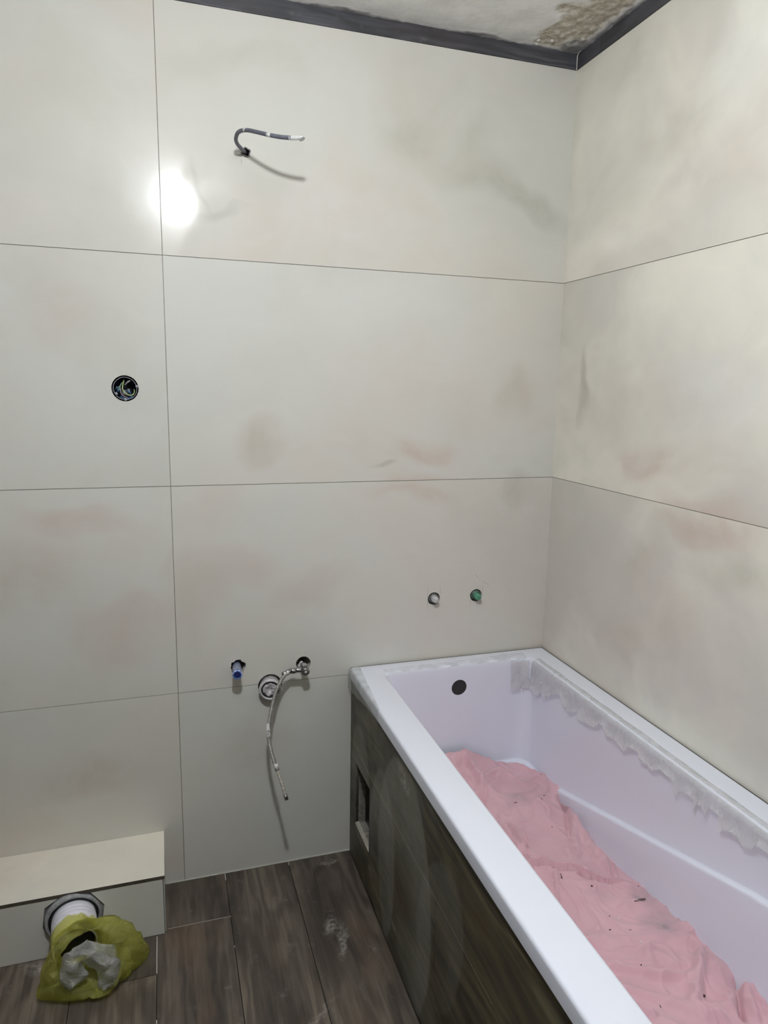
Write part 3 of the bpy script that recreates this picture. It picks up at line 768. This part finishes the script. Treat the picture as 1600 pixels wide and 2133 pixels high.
for k in range(14):
    r = []
    for j in range(NYF + 1):
        y = y_a + (y_b - y_a) * j / NYF
        zb = min(.60, prof_z(y) + .006 * noise.noise(Vector((y * 160, 0, 0))) - .004 * abs(noise.noise(Vector((y * 60, 5, 0)))))
        if k == 0: x, z = IX1 + .014 + .006 * noise.noise(Vector((y * 9, 0, 3))), ZR + .0012
        elif k == 1: x, z = IX1 + .002, ZR + .0014
        elif k == 2: x, z = IX1 - .0085, ZR - .004
        else:
            t = (k - 3) / 10; z = (ZR - .012) * (1 - t) + zb * t
            x = IX1 - .0126 - .004 * max(0, .59 - z) / .3 - (.0015 + .003 * t * (1 + noise.noise(Vector((y * 30, z * 30, 0))))) - (.007 * t ** 4 * (1 + noise.noise(Vector((y * 45, 7, 0)))))
        r.append((x, y, z))
    rows.append(r)
film = sheet('protective_film', rows, M_film)
tag(film, 'long torn strip of milky film inside the tub by the right wall', 'film')
# crumpled strip along the far rim
rows = []
for k in range(9):
    r = []
    for j in range(140):
        t = j / 139; x = IX0 + .012 + (IX1 - .02 - IX0 - .012) * t
        amp = .35 + .65 * max(0, (t - .45) / .55)
        wdt = .012 + .014 * amp + .008 * noise.noise(Vector((x * 14, 1, 0)))
        s = k / 8
        y = IY0 + wdt * (1 - s) * 1.3 - (s > .7) * (s - .7) * .03
        z = ZR + .0012 + .004 * amp * max(0, noise.noise(Vector((x * 35, y * 60, 0)))) + .002 * s * (1 - s) * 4
        if s > .8: z -= (s - .8) * .02 + .006 * max(0, noise.noise(Vector((x * 25, 3, 0))))
        r.append((x, y, z))
    rows.append(r)
tag(sheet('protective_film', rows, film_mat('thin_film', srgb(215, 215, 218), .10)), 'narrow crumpled strip of clear film along the short far rim of the tub', 'film')
# film in the far right corner of the opening
rows = []
for k in range(16):
    r = []
    for j in range(50):
        s, t = k / 15, j / 49
        x = -.162 + .062 * t; 
        zb = .528 + .016 * noise.noise(Vector((t * 9, 0, 1))) + .012 * abs(noise.noise(Vector((t * 24, 0, 4))))
        z = ZR - .004 - (ZR - .004 - zb) * s
        y = -.084 - .004 - .010 * s * (.5 + noise.noise(Vector((x * 40, z * 40, 2))) * .7) - .018 * max(0, t - .6)
        r.append((x, y, z))
    rows.append(r)
tag(sheet('protective_film', rows, M_film), 'small glossy piece of film hanging in the far inner corner of the tub', 'film')
# film wrapped round the outer front corner at the back wall
rows = []
for k in range(15):
    r = []
    for j in range(70):
        s, t = k / 14, j / 69
        y = -.0085 - .30 * t
        tail = 1 - t
        zb = .596 - .030 * tail * (1 if t < .35 else max(0, (1 - t) / .65)) + .004 * noise.noise(Vector((y * 40, 0, 0)))
        if s < .25: q = s / .25; x = TX0 + .030 * (1 - q) * (1 - .9 * t) ; z = ZR + .0015 + .001 * noise.noise(Vector((x * 80, y * 40, 0)))
        elif s < .4: q = (s - .25) / .15; a = q * math.pi / 2; x = TX0 + .002 - .004 * math.sin(a); z = ZR + .0012 - .006 * (1 - math.cos(a)); 
        else: q = (s - .4) / .6; x = TX0 - .0030 - .0025 * (1 + noise.noise(Vector((y * 30, q * 3, 0)))) * tail; z = (ZR - .005) * (1 - q) + zb * q
        r.append((x, y, z))
    rows.append(r)
tag(sheet('protective_film', rows, film_mat('clear_film', srgb(205, 207, 203), .20)), 'clear film wrapped around the outer tub corner at the back wall', 'film')

# ------------------------------------------------------------------ tiled pipe casing at the left
LX, LD, LZ = -1.2335, -.2, .1766
ledge = thing('tiled_ledge', (-1.8, -.1, 0), 'low ledge clad in beige tile along the back wall at lower left', 'ledge')
def tbox(nm, b, mat, pid, mi_edge=True):
    bm = bmesh.new(); l_ = bm.verts.layers.float.new('pid'); vs, _ = box(bm, *b)
    for v in vs: v[l_] = pid
    bmesh.ops.recalc_face_normals(bm, faces=bm.faces)
    return link(nm, bm, [mat, M_core], ledge)
o = tbox('top_tile', (XL + .001, LX, LD - .0005, -.0005, LZ - .0095, LZ), M_tile_top_lit, 1.2)
for p in o.data.polygons:
    if abs(p.normal.y) > .9 or abs(p.normal.x) > .9: p.material_index = 1
front = tbox('front_tile', (XL + .001, LX - .005, LD, LD + .010, .001, LZ - .0115), M_tile_plain, 2.9)
oct_c = Vector((-1.462, LD, .105))
octp = [oct_c + Vector((math.cos(a + .25) * .078, 0, math.sin(a + .25) * .078)) for a in [2 * math.pi * k / 8 for k in range(8)]]
for p_ in octp: p_.z = min(p_.z, .175); p_.z = max(p_.z, .02)
boolean_cut(front, [cutter(octp, 1, LD - .02, LD + .03)])
mortar = cutter(octp, 1, LD + .0045, LD + .0095); mortar.name = 'mortar_fill'; mortar.data.name = 'mortar_fill'; mortar.data.materials.append(flat('grey_mortar', srgb(120, 119, 118), .9, var=.25, scale=90, bump=.6))
boolean_cut(mortar, [cutter(ring_pts((oct_c.x, LD, .102), .0625, 1), 1, LD - .02, LD + .03)]); mortar.parent = ledge; mortar.matrix_parent_inverse = Matrix.Translation(ledge.location).inverted()
side = tbox('side_tile', (LX - .011, LX - .0015, LD + .0065, -.0005, .001, LZ - .0115), M_tile_plain, 3.3)
bm = bmesh.new(); box(bm, XL + .001, LX - .012, LD + .060, -.001, .001, LZ - .0105); link('core', bm, M_core, ledge)
bm = bmesh.new(); box(bm, LX - .0075, LX - .0035, LD + .001, LD + .012, .001, LZ - .011); link('corner_joint', bm, M_fjoint, ledge)
bm = bmesh.new(); box(bm, XL + .001, LX - .0015, LD + .002, LD + .012, LZ - .012, LZ - .009); link('top_joint', bm, M_fjoint, ledge)

# soil pipe
M_sock = flat('grey_dusty_plastic', srgb(150, 150, 152), .6, var=.22, scale=120, bump=.4)
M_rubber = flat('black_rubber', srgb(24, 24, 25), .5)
M_pvc = flat('white_pvc', srgb(232, 230, 240), .35, var=.03, scale=30)
A0 = Vector((-1.462, LD, .102)); AX = Vector((.14, -1, -.04)).normalized()
soil = thing('soil_pipe', (A0.x, LD - .02, 0), 'white waste pipe sticking out of the octagonal hole in the tiled ledge', 'pipe')
bm = bmesh.new(); lathe(bm, [(-.05, .060), (.002, .060), (.006, .0615), (.008, .0650), (.004, .0690), (-.004, .0700), (-.008, .0700), (-.008, .060)], A0, AX, 56, wob=.025, closed=True, seed=3); link('socket', bm, M_sock, soil)
bm = bmesh.new(); lathe(bm, [(-.008, .054), (.004, .054), (.006, .057), (.004, .0605), (-.008, .0605)], A0, AX, 48, closed=True); link('seal_ring', bm, M_rubber, soil)
bm = bmesh.new()
prof = [(-.05, .0535), (.010, .0535)]
for k in range(3): h = .012 + k * .012; prof += [(h, .0535), (h + .003, .0545), (h + .008, .0545), (h + .011, .0535)]
prof += [(.100, .0535), (.102, .052), (.101, .049), (-.05, .049)]
lathe(bm, prof, A0, AX, 48, closed=True); link('pipe', bm, M_pvc, soil)
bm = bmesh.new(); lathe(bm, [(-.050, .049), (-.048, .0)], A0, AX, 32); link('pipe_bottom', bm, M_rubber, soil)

bm = bmesh.new(); lathe(bm, [(.020, .0), (.020, .0435), (.084, .0435), (.086, .042), (.086, 0)], A0, AX, 32); tag(link('added_dark_cap', bm, M_rubber, soil), 'black cap added inside the pipe mouth to darken it')  # added cap, stands in for the shade deep in the pipe mouth
# bags stuffed into the pipe
def bag_mat(name, c1, c2, alpha, trl):
    N = NT(name); o_ = N.obj(); n = N.noise(o_, 38, 6, .6, .8)
    N.set(color=N.mix(N.rng(n, .35, .65), c1, c2), rough=.28, spec=.6)
    N.bump(n, .8, .006)
    tr = N.new('ShaderNodeBsdfTranslucent'); tr.inputs[0].default_value = c2
    tp = N.new('ShaderNodeBsdfTransparent'); tp.inputs[0].default_value = tuple(.5 + .5 * x for x in c2[:3]) + (1,)
    m1 = N.new('ShaderNodeMixShader'); m1.inputs[0].default_value = trl; N.l.new(N.b.outputs[0], m1.inputs[1]); N.l.new(tr.outputs[0], m1.inputs[2])
    m2 = N.new('ShaderNodeMixShader'); N.put(m2.inputs[0], N.rng(N.noise(o_, 22, 4), .35, .65, alpha - .12, alpha + .12))
    N.l.new(tp.outputs[0], m2.inputs[1]); N.l.new(m1.outputs[0], m2.inputs[2]); N.l.new(m2.outputs[0], N.out.inputs[0])
    return N.m
M_yb = bag_mat('yellow_green_plastic', srgb(214, 212, 128), srgb(236, 236, 168), .24, .5)
M_gb = bag_mat('clear_plastic', srgb(222, 223, 224), srgb(238, 238, 238), .36, .4)
def px(q, y, zmin=.006):
    p = un(q, 1, y)
    return p if p.z > zmin else un(q, 2, zmin)
Oq = [((112, 1958), -.325), ((150, 1926), -.29), ((189, 1914), -.28), ((249, 1917), -.29), ((285, 1936), -.29), ((309, 1966), -.28), ((303, 1995), -.28), ((262, 2037), -.34),
      ((212, 2073), -.37), ((142, 2088), -.37), ((84, 2086), -.35), ((79, 2042), -.335), ((96, 2000), -.335)]
Mq = [((126, 1990), -.345), ((142, 1968), -.335), ((165, 1951), -.33), ((195, 1938), -.33), ((222, 1946), -.335), ((238, 1962), -.34), ((246, 1990), -.35), ((245, 2025), -.36),
      ((226, 2056), -.365), ((180, 2066), -.365), ((138, 2058), -.365), ((120, 2036), -.36), ((118, 2012), -.355)]
Ol = catmull([px(*a) for a in Oq], 12, True); Ml = catmull([px(*a) for a in Mq], 12, True); NB = len(Ol)
U = AX.orthogonal().normalized()
def pipe_ring(h, r):
    c = A0 + AX * h; out = []
    X = Vector((1, 0, 0)); X = (X - AX * X.dot(AX)).normalized(); Z = X.cross(AX).normalized()
    if Z.z < 0: Z = -Z
    cen = sum(Ol, Vector()) / NB
    for p in Ol:
        d = p - cen; a = math.atan2(d.z + .02, d.x); out.append(c + (X * math.cos(a) + Z * math.sin(a)) * r)
    return out
def crumple(p, amp, f=28, s=0):
    v = Vector((p.x * f, p.y * f, p.z * f + s)); n = noise.noise_vector(v)
    w_ = v * .8 + noise.noise_vector(v * .5) * .8
    n += Vector([(1 - 2.6 * abs(noise.noise(w_ + Vector((k * 7.3, 0, k))))) for k in range(3)]) * .9
    q = p + n * amp; q.z = max(q.z, .0025); return q
rings = [[crumple(p, .004, 40, 1) for p in pipe_ring(.062, .0575)]]
for t in (.5, 1): rings.append([crumple(p, .0025, 40, 2) for p in pipe_ring(.062 + .048 * t, .0575)])
E1 = pipe_ring(.116, .058)
for t in (.2, .4, .6, .8, 1.0): rings.append([crumple(a.lerp(b, t) , .007 * math.sin(t * 2.4), 26, 3) for a, b in zip(E1, Ol)])
for t in (.15, .4, .65, .85, 1.0): rings.append([crumple(a.lerp(b, t) + Vector((0, -.014 * math.sin(t * math.pi), .004 * math.sin(t * math.pi))), .007 * math.sin(.5 + t * 2.2), 30, 9) for a, b in zip(Ol, Ml)])
E2 = pipe_ring(.096, .047)
for t in (.5, 1.0): rings.append([crumple(a.lerp(b, t), .003, 30, 4) for a, b in zip(Ml, E2)])
rings.append([crumple(p, .002, 40, 5) for p in pipe_ring(.06, .046)])
def closed_sheet(name, rings, mat, label, cat, thick=.0007):
    bm = bmesh.new(); g = [[bm.verts.new(p) for p in r] for r in rings]
    for a, b in zip(g, g[1:]):
        for i in range(len(a)):
            n = (i + 1) % len(a); bm.faces.new((a[i], a[n], b[n], b[i])).smooth = True
    bmesh.ops.subdivide_edges(bm, edges=[e for e in bm.edges], cuts=1, use_grid_fill=True)
    for v in bm.verts:
        v.co = crumple(v.co, .0011, 70, 3)
    o = link(name, bm, mat, smooth=True); md = o.modifiers.new('thickness', 'SOLIDIFY'); md.thickness = thick; md.offset = 0
    return tag(o, label, cat)
closed_sheet('plastic_bag', rings, M_yb, 'translucent yellow-green plastic bag pulled over the mouth of the white waste pipe', 'plastic bag')
def zq(x, y, d):           # a point of the crumpled bag in front of the pipe mouth
    return px((x / 3.81, y / 3.81 + 1700), d)
ST = [((530, 1405), (565, 1378), (600, 1350)), ((470, 1290), (560, 1305), (685, 1272)), ((485, 1195), (575, 1220), (652, 1205)), ((520, 1105), (600, 1150), (632, 1158)),
      ((640, 1068), (655, 1112), (662, 1168)), ((760, 1082), (728, 1130), (700, 1188)), ((850, 1122), (800, 1165), (752, 1200)), ((935, 1150), (862, 1200), (768, 1240)),
      ((948, 1245), (865, 1280), (775, 1300)), ((925, 1340), (850, 1345), (776, 1362)), ((860, 1392), (822, 1385), (785, 1376))]
rows = []
cols = []
for k, (a, b, c) in enumerate(ST):
    f = (-1) ** k * .005
    cols.append([zq(*a, -.340), zq(*a, -.362 + f), zq(*b, -.378 - f), zq(*c, -.362 + f), zq(c[0], c[1] + 6, -.345), zq(c[0] + (700 - c[0]) * .1, c[1] + 10, -.318)])
lines = [catmull([c[r] for c in cols], 4) for r in range(6)]
grid = []
for t in range(len(lines[0])):
    grid.append(catmull([l[t] for l in lines], 3))
bm = bmesh.new(); vg = []
for r in grid:
    row = []
    for p in r:
        v = Vector(p) * 55; n = Vector([(1 - 2.8 * abs(noise.noise(v * .55 + Vector((k * 9.1, 0, k))))) for k in range(3)])
        q = Vector(p) + n * .0032; q.z = max(q.z, .005); row.append(bm.verts.new(q))
    vg.append(row)
for a, b in zip(vg, vg[1:]):
    for k in range(len(a) - 1):
        if (k + int(a[0].co.x * 900)) % 2: bm.faces.new((a[k], a[k + 1], b[k + 1])); bm.faces.new((a[k], b[k + 1], b[k]))
        else: bm.faces.new((a[k], a[k + 1], b[k])); bm.faces.new((a[k + 1], b[k + 1], b[k]))
# the part of the bag that stands up behind, against the top of the mouth
back = [[(545, 1120), (575, 1050), (640, 1030)], [(640, 1110), (668, 1040), (690, 985)], [(735, 1120), (745, 1050), (705, 990)], [(820, 1140), (830, 1060), (800, 1010)], [(905, 1170), (915, 1080), (905, 1018)], [(945, 1200), (945, 1110), (925, 1035)]]
cb = [[zq(*p, -.352 + .010 * k + (.006 if m % 2 else 0)) for k, p in enumerate(r)] for m, r in enumerate(back)]
ln = [catmull([c[r] for c in cb], 3) for r in range(3)]
vg = [[bm.verts.new(p + noise.noise_vector(p * 60) * .002) for p in catmull([l[t] for l in ln], 3)] for t in range(len(ln[0]))]
for a, b in zip(vg, vg[1:]):
    for k in range(len(a) - 1): bm.faces.new((a[k], a[k + 1], b[k + 1])); bm.faces.new((a[k], b[k + 1], b[k]))
o = link('plastic_bag', bm, M_gb); md = o.modifiers.new('thickness', 'SOLIDIFY'); md.thickness = .0006; md.offset = 0
tag(o, 'crumpled colourless plastic bag stuffed inside the yellow-green bag', 'plastic bag')

# ------------------------------------------------------------------ electrical box
M_boxp = flat('navy_box_plastic', srgb(22, 26, 40), .35, var=.2)
M_rimp = flat('plaster_smeared_rim', srgb(170, 172, 178), .5, var=.3, scale=150)
eb = thing('electrical_box', BOX_C, 'round recessed electrical box with loose wires in the upper left wall tile', 'electrical box')
bm = bmesh.new(); lathe(bm, [(.040, .0), (.040, .0282), (.004, .0282), (.004, .0292), (.043, .0292), (.043, 0)], BOX_C, (0, 1, 0), 40); link('box', bm, M_boxp, eb)
bm = bmesh.new(); lathe(bm, [(.0015, .0284), (.0015, .0295), (.0045, .0295), (.0045, .0284)], BOX_C, (0, 1, 0), 48, closed=True, wob=.03)
link('rim', bm, M_rimp, eb)
for q in ((242, 820), (261, 832), (285, 805)):
    p = onwall(q); bm = bmesh.new(); lathe(bm, [(-.001, .0), (-.001, .0034), (.006, .0038), (.006, .0)], (p.x, .001, p.z), (0, 1, 0), 12, wob=.1)
    link('screw_lug', bm, M_rimp, eb)
def wire(name, qs, r, mat, lab=None):
    pts = [un(q, 1, d) for q, d in qs]; bm = bmesh.new(); tube(bm, catmull(pts, 8), r, 8)
    o = link(name, bm, mat, eb); 
    if lab: tag(o, lab)
M_wg = flat('green_wire', srgb(170, 190, 120), .4, scale=300, var=.3); M_wp = flat('teal_wire', srgb(130, 160, 140), .4)
M_wm = flat('mauve_wire', srgb(140, 118, 130), .4); M_wb = flat('blue_wire', srgb(84, 128, 170), .4); M_ww = flat('pale_wire', srgb(170, 170, 170), .4)
wire('wire', [((258, 789), .020), ((257, 797), .012), ((255, 808), .004), ((259, 817), .002), ((268, 823), .002), ((277, 822), .004), ((280, 815), .012), ((279, 811), .02)], .0013, M_wg, 'yellow-green wire')
wire('wire', [((259, 794), .02), ((253, 799), .012), ((249, 808), .008), ((251, 815), .01)], .0012, M_wp, 'grey-green wire')
wire('wire', [((251, 808), .018), ((252, 818), .008), ((257, 825), .006), ((266, 828), .01)], .0014, M_wm, 'mauve wire')
wire('wire', [((241, 810), .02), ((247, 806), .012), ((251, 804), .02)], .001, M_wp)
wire('wire', [((243, 806), .022), ((247, 813), .016), ((243, 818), .03)], .0022, M_wb, 'blue wire')
wire('wire', [((251, 826), .02), ((257, 829), .012), ((268, 830), .014), ((276, 826), .02)], .0022, M_wb, 'blue wire')
wire('wire', [((262, 816), .02), ((267, 815), .012), ((271, 818), .012), ((273, 823), .02)], .0018, M_wb, 'blue wire')
wire('wire', [((260, 802), .022), ((266, 796), .012), ((271, 793), .010)], .0022, M_ww, 'pale wire end')
wire('wire', [((266, 810), .016), ((270, 816), .012), ((269, 810), .008)], .0009, M_ww)

# ------------------------------------------------------------------ lamp cable on the back wall
M_cab = flat('grey_cable', srgb(92, 94, 104), .45, var=.15, scale=80); M_tape = flat('white_tape', srgb(205, 205, 203), .5, var=.12, scale=150, bump=.5)
cab = thing('electric_cable', CABLE_C, 'grey cable with taped white end curling out of the top wall tile', 'cable')
def P_(q, s): return un(q, 1, -s)
cps = [Vector((CABLE_C.x, .05, CABLE_C.z)), Vector((CABLE_C.x - .002, .004, CABLE_C.z)), P_((503, 310), .030), P_((494, 299), .055), P_((491.5, 288), .075), P_((497, 275), .100), P_((513, 271), .125), P_((535, 275), .15), P_((560, 281), .17),
       P_((585, 285.5), .185), P_((606, 287), .195)]
bm = bmesh.new(); tube(bm, catmull(cps, 10), .0048, 16); link('sheath', bm, M_cab, cab)
tp = catmull([P_((602, 287), .193), P_((614, 287.5), .198), P_((622, 287), .20), P_((628, 288), .202), P_((629.5, 290), .203)], 6)
bm = bmesh.new(); tube(bm, tp, [.0050 + .0009 * noise.noise(Vector((i * .9, 0, 0))) + (.0025 if i > len(tp) * .72 else 0) * (1 if i < len(tp) - 1 else .8) for i in range(len(tp))], 14); tag(link('taped_end', bm, M_tape, cab), 'white taped end')
for k, (a, b) in enumerate((((556, 280), (564, 282)), ((507, 270), (516, 271)))):
    bm = bmesh.new(); s0 = .167 if k == 0 else .12
    tube(bm, [P_(a, s0), P_(b, s0 + .006)], .0051, 14); tag(link('plaster_smear', bm, M_tape, cab), 'pale plaster smear')
bm = bmesh.new(); lathe(bm, [(-.002, .0088), (-.004, .0105), (-.002, .0118), (.01, .0115), (.01, .009)], CABLE_C, (0, 1, 0), 24, closed=True, wob=.25, seed=2); link('conduit_end', bm, flat('grey_conduit', srgb(120, 120, 118), .6, var=.3), cab)

# ------------------------------------------------------------------ basin supply: blue pipe, valve with hose, drain
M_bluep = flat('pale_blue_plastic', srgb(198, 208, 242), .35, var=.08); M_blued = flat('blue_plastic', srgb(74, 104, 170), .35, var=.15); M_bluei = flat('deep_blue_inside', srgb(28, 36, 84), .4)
tipL = P_((494.5, 1406), .058)
ax = (tipL - Vector((PL_C.x - .003, .012, PL_C.z))).normalized()
bp = thing('pipe_stub', (PL_C.x, 0, PL_C.z), 'pale blue open pipe stub sticking out of the wall left of the hose', 'pipe')
bm = bmesh.new(); st_ = tipL - ax * .085
lathe(bm, [(0, .0125), (.079, .0125), (.0795, .0138), (.085, .0138), (.086, .0125), (.084, .0100), (.03, .0100), (.03, 0)], st_, ax, 32); link('stub', bm, M_bluep, bp)
bm = bmesh.new(); lathe(bm, [(.0862, .0100), (.0862, .0130), (.0845, .0142), (.075, .0142), (.075, .0128), (.084, .0128), (.084, .0098)], st_, ax, 8, closed=True); tag(link('end_ring', bm, M_blued, bp), 'darker blue end ring')
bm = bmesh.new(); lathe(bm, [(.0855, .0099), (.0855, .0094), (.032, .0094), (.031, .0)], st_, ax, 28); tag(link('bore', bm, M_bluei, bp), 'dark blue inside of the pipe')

M_chrome = flat('chrome', srgb(190, 190, 192), .18, metal=1.0, var=.12, scale=40); M_chr2 = flat('dull_metal', srgb(130, 128, 126), .35, metal=.8, var=.2)
N = NT('steel_braid'); o_ = N.obj(); s_ = N.sep(o_)
wv1 = N.new('ShaderNodeTexWave', wave_type='BANDS', bands_direction='DIAGONAL'); N.put(wv1.inputs[0], o_); wv1.inputs['Scale'].default_value = 110; wv1.inputs['Distortion'].default_value = 2
N.set(color=N.mix(N.rng(wv1.outputs['Fac'], .2, .8), srgb(120, 116, 110), srgb(205, 202, 196)), rough=.42, metal=.55); N.bump(wv1.outputs['Fac'], .6, .001); M_braid = N.m
M_label = flat('white_paper_label', srgb(215, 214, 210), .6, var=.04)
M_scuff = flat('plaster_stained_hose', srgb(176, 170, 158), .7, var=.4, scale=240)
va = thing('angle_valve', (PR_C.x, 0, PR_C.z), 'small chrome angle valve in the wall hole at the top of the braided hose', 'valve')
vt = P_((637, 1400), .062); vb = Vector((PR_C.x, .03, PR_C.z)); vax = (vt - vb).normalized()
bm = bmesh.new(); lathe(bm, [(0, .0095), (.045, .0095), (.046, .0115), (.052, .0115), (.053, .009), (.085, .009)], vb, vax, 24); link('valve_body', bm, M_chrome, va)
bm = bmesh.new(); lathe(bm, [(-.022, .0085), (-.020, .0115), (-.003, .0122), (0, .0105), (.001, .004), (.001, 0)], vt, vax, 24); link('knob', bm, M_chr2, va)
bm = bmesh.new(); lathe(bm, [(.001, .0038), (.0025, .0030), (.0025, 0)], vt, vax, 12); tag(link('knob_screw', bm, M_label, va), 'bright screw in the knob')
bm = bmesh.new(); lathe(bm, [(0, .010), (.006, .013), (.010, .012), (.012, .008)], Vector((PR_C.x - .004, .001, PR_C.z - .006)), (-.3, -1, .1), 20, wob=.3); tag(link('sealing_tape', bm, M_tape, va), 'white sealing tape')
h0 = P_((628, 1395), .052); h1 = P_((612, 1397), .048)
bm = bmesh.new(); lathe(bm, [(0, .0072), (.022, .0072)], h0, (h1 - h0), 12); link('outlet', bm, M_chrome, va)
ho = thing('braided_hose', (h1.x, h1.y, h1.z), 'braided steel water hose hanging down the wall from the chrome valve', 'hose')
bm = bmesh.new(); d = (h1 - h0).normalized(); lathe(bm, [(-.004, .0088), (.009, .0088), (.0095, .0076), (.012, .0076)], h1, d, 6); link('nut', bm, M_chrome, ho)
fer_end = P_((601, 1402), .050)
bm = bmesh.new(); lathe(bm, [(0, .0070), (.012, .0074), (.013, .0066), (.018, .0070), (.026, .0070)], h1 + d * .010, (fer_end - h1), 20); link('ferrule', bm, M_chrome, ho)
hp = [P_((602, 1401), .050), P_((592, 1408), .055), P_((581, 1426), .060), P_((573, 1447), .066), P_((566, 1475), .074), P_((561, 1502), .084), P_((558.5, 1525), .094), P_((562, 1550), .105),
      P_((567, 1572), .118), P_((573, 1592), .13), P_((577, 1605), .138)]
bm = bmesh.new(); tube(bm, catmull(hp, 12), .0055, 16); link('braid', bm, M_braid, ho)
bm = bmesh.new(); tube(bm, catmull([P_((558.8, 1508), .0865), P_((558.4, 1520), .092), P_((559.6, 1534), .098)], 6), .0059, 18); tag(link('label_sleeve', bm, M_label, ho), 'white label with dark zigzag mark')
bm = bmesh.new()
zz = [P_((555.5, 1524), .0995), P_((559, 1521), .100), P_((562, 1524), .0995), P_((557, 1529), .103), P_((562, 1531), .104)]
tube(bm, zz, .0006, 6); tag(link('label_mark', bm, M_rubber, ho), 'dark mark on the label')
bm = bmesh.new(); tube(bm, [P_((574, 1591), .130), P_((576.5, 1602), .136)], .0064, 16); tag(link('crimp', bm, M_label, ho), 'pale crimp sleeve')
bm = bmesh.new(); tube(bm, [P_((576.5, 1602), .136), P_((577.5, 1604.5), .138)], .0070, 16); tag(link('collar', bm, M_chrome, ho), 'bright metal collar')
tl = catmull([P_((577.5, 1604.5), .138), P_((583, 1620), .147), P_((589, 1639), .158), P_((593, 1653), .165)], 8)
bm = bmesh.new(); tube(bm, tl, [.0042 + .0005 * noise.noise(Vector((i * .7, 0, 0))) for i in range(len(tl))], 14); tag(link('tail', bm, M_scuff, ho), 'plaster-stained thin metal tail')
bm = bmesh.new(); tube(bm, [P_((593, 1653), .165), P_((594, 1656), .167), P_((594.2, 1656.4), .167), P_((597.5, 1666), .172)], [.0046, .0046, .0060, .0054], 10); tag(link('end_fitting', bm, M_chr2, ho), 'dark end fitting')

dr = thing('drain_socket', (DR_C.x, 0, DR_C.z), 'round grey drain socket in the wall behind the braided hose', 'drain')
dt = P_((563, 1438), .030); dax = (dt - Vector((DR_C.x, .012, DR_C.z))).normalized()
bm = bmesh.new(); lathe(bm, [(-.07, .0300), (-.012, .0300), (-.010, .0325), (-.004, .0330), (0, .0310), (.0005, .0275), (-.002, .0262), (-.05, .0255), (-.07, .0255)], dt, dax, 48, closed=True, wob=.02)
link('socket_ring', bm, flat('pale_grey_plastic', srgb(196, 194, 196), .5, var=.2, scale=90), dr)
bm = bmesh.new(); lathe(bm, [(-.004, .0262), (-.0030, .0238), (-.006, .0236), (-.05, .024), (-.05, .0262)], dt, dax, 40, closed=True); link('gasket', bm, M_rubber, dr)
bm = bmesh.new(); bmesh.ops.create_circle(bm, cap_ends=False, segments=8, radius=.001)
bm.free(); bm = bmesh.new(); rr = lathe(bm, [(-.006, .0), (-.006, .004), (-.005, .008), (-.005, .012), (-.005, .016), (-.006, .020), (-.009, .0232)], dt, dax, 48)
for v in bm.verts: v.co += dax * .006 * noise.noise(v.co * 110) + Vector((0, 0, 0))
tag(link('crumpled_plug', bm, flat('dusty_film', srgb(186, 182, 184), .4, var=.3, scale=150, bump=.6), dr), 'crumpled dusty film plugging the drain')

# ------------------------------------------------------------------ two mixer outlets over the tub
M_brass = flat('plaster_coated_fitting', srgb(110, 112, 110), .5, var=.45, scale=220, bump=.5); M_wplug = flat('white_plug', srgb(196, 196, 194), .55, var=.22, scale=160, bump=.4)
M_gplug = flat('green_plug', srgb(84, 146, 118), .45, var=.3, scale=160, bump=.3); M_gbase = flat('green_stained_fitting', srgb(84, 104, 92), .5, var=.4, scale=200)
def outlet(C_, tipq, s, name, mplug, mbase, lab, plab, sides):
    t = thing(name, (C_.x, 0, C_.z), lab, 'pipe fitting')
    tip = P_(tipq, s); b = Vector((C_.x + .002, .012, C_.z)); a = (tip - b).normalized(); L_ = (tip - b).length
    bm = bmesh.new(); lathe(bm, [(-.02, .0170), (.004, .0168), (.008, .0160), (.0085, .0125), (.012, .012), (.012, 0)], b, a, 32, wob=.06, seed=4); link('fitting', bm, mbase, t)
    bm = bmesh.new(); prof = [(.006, .0095)]
    n = int((L_ - .010) / .0025)
    for k in range(n): h = .008 + k * .0025; prof += [(h, .0105), (h + .0012, .0098)]
    prof += [(L_ - .001, .0100), (L_, .0085), (L_, 0)]
    lathe(bm, prof, b, a, sides, wob=.06, seed=7); tag(link('plug', bm, mplug, t), plab)
outlet(O1_C, (908, 1250), .022, 'capped_outlet', M_wplug, M_brass, 'capped water outlet with plaster-white plug over the tub, left of the pair', 'white plaster-coated plug', 18)
outlet(O2_C, (997, 1244.5), .022, 'capped_outlet', M_gplug, M_gbase, 'capped water outlet with green plug over the tub, right of the pair', 'green plug', 18)
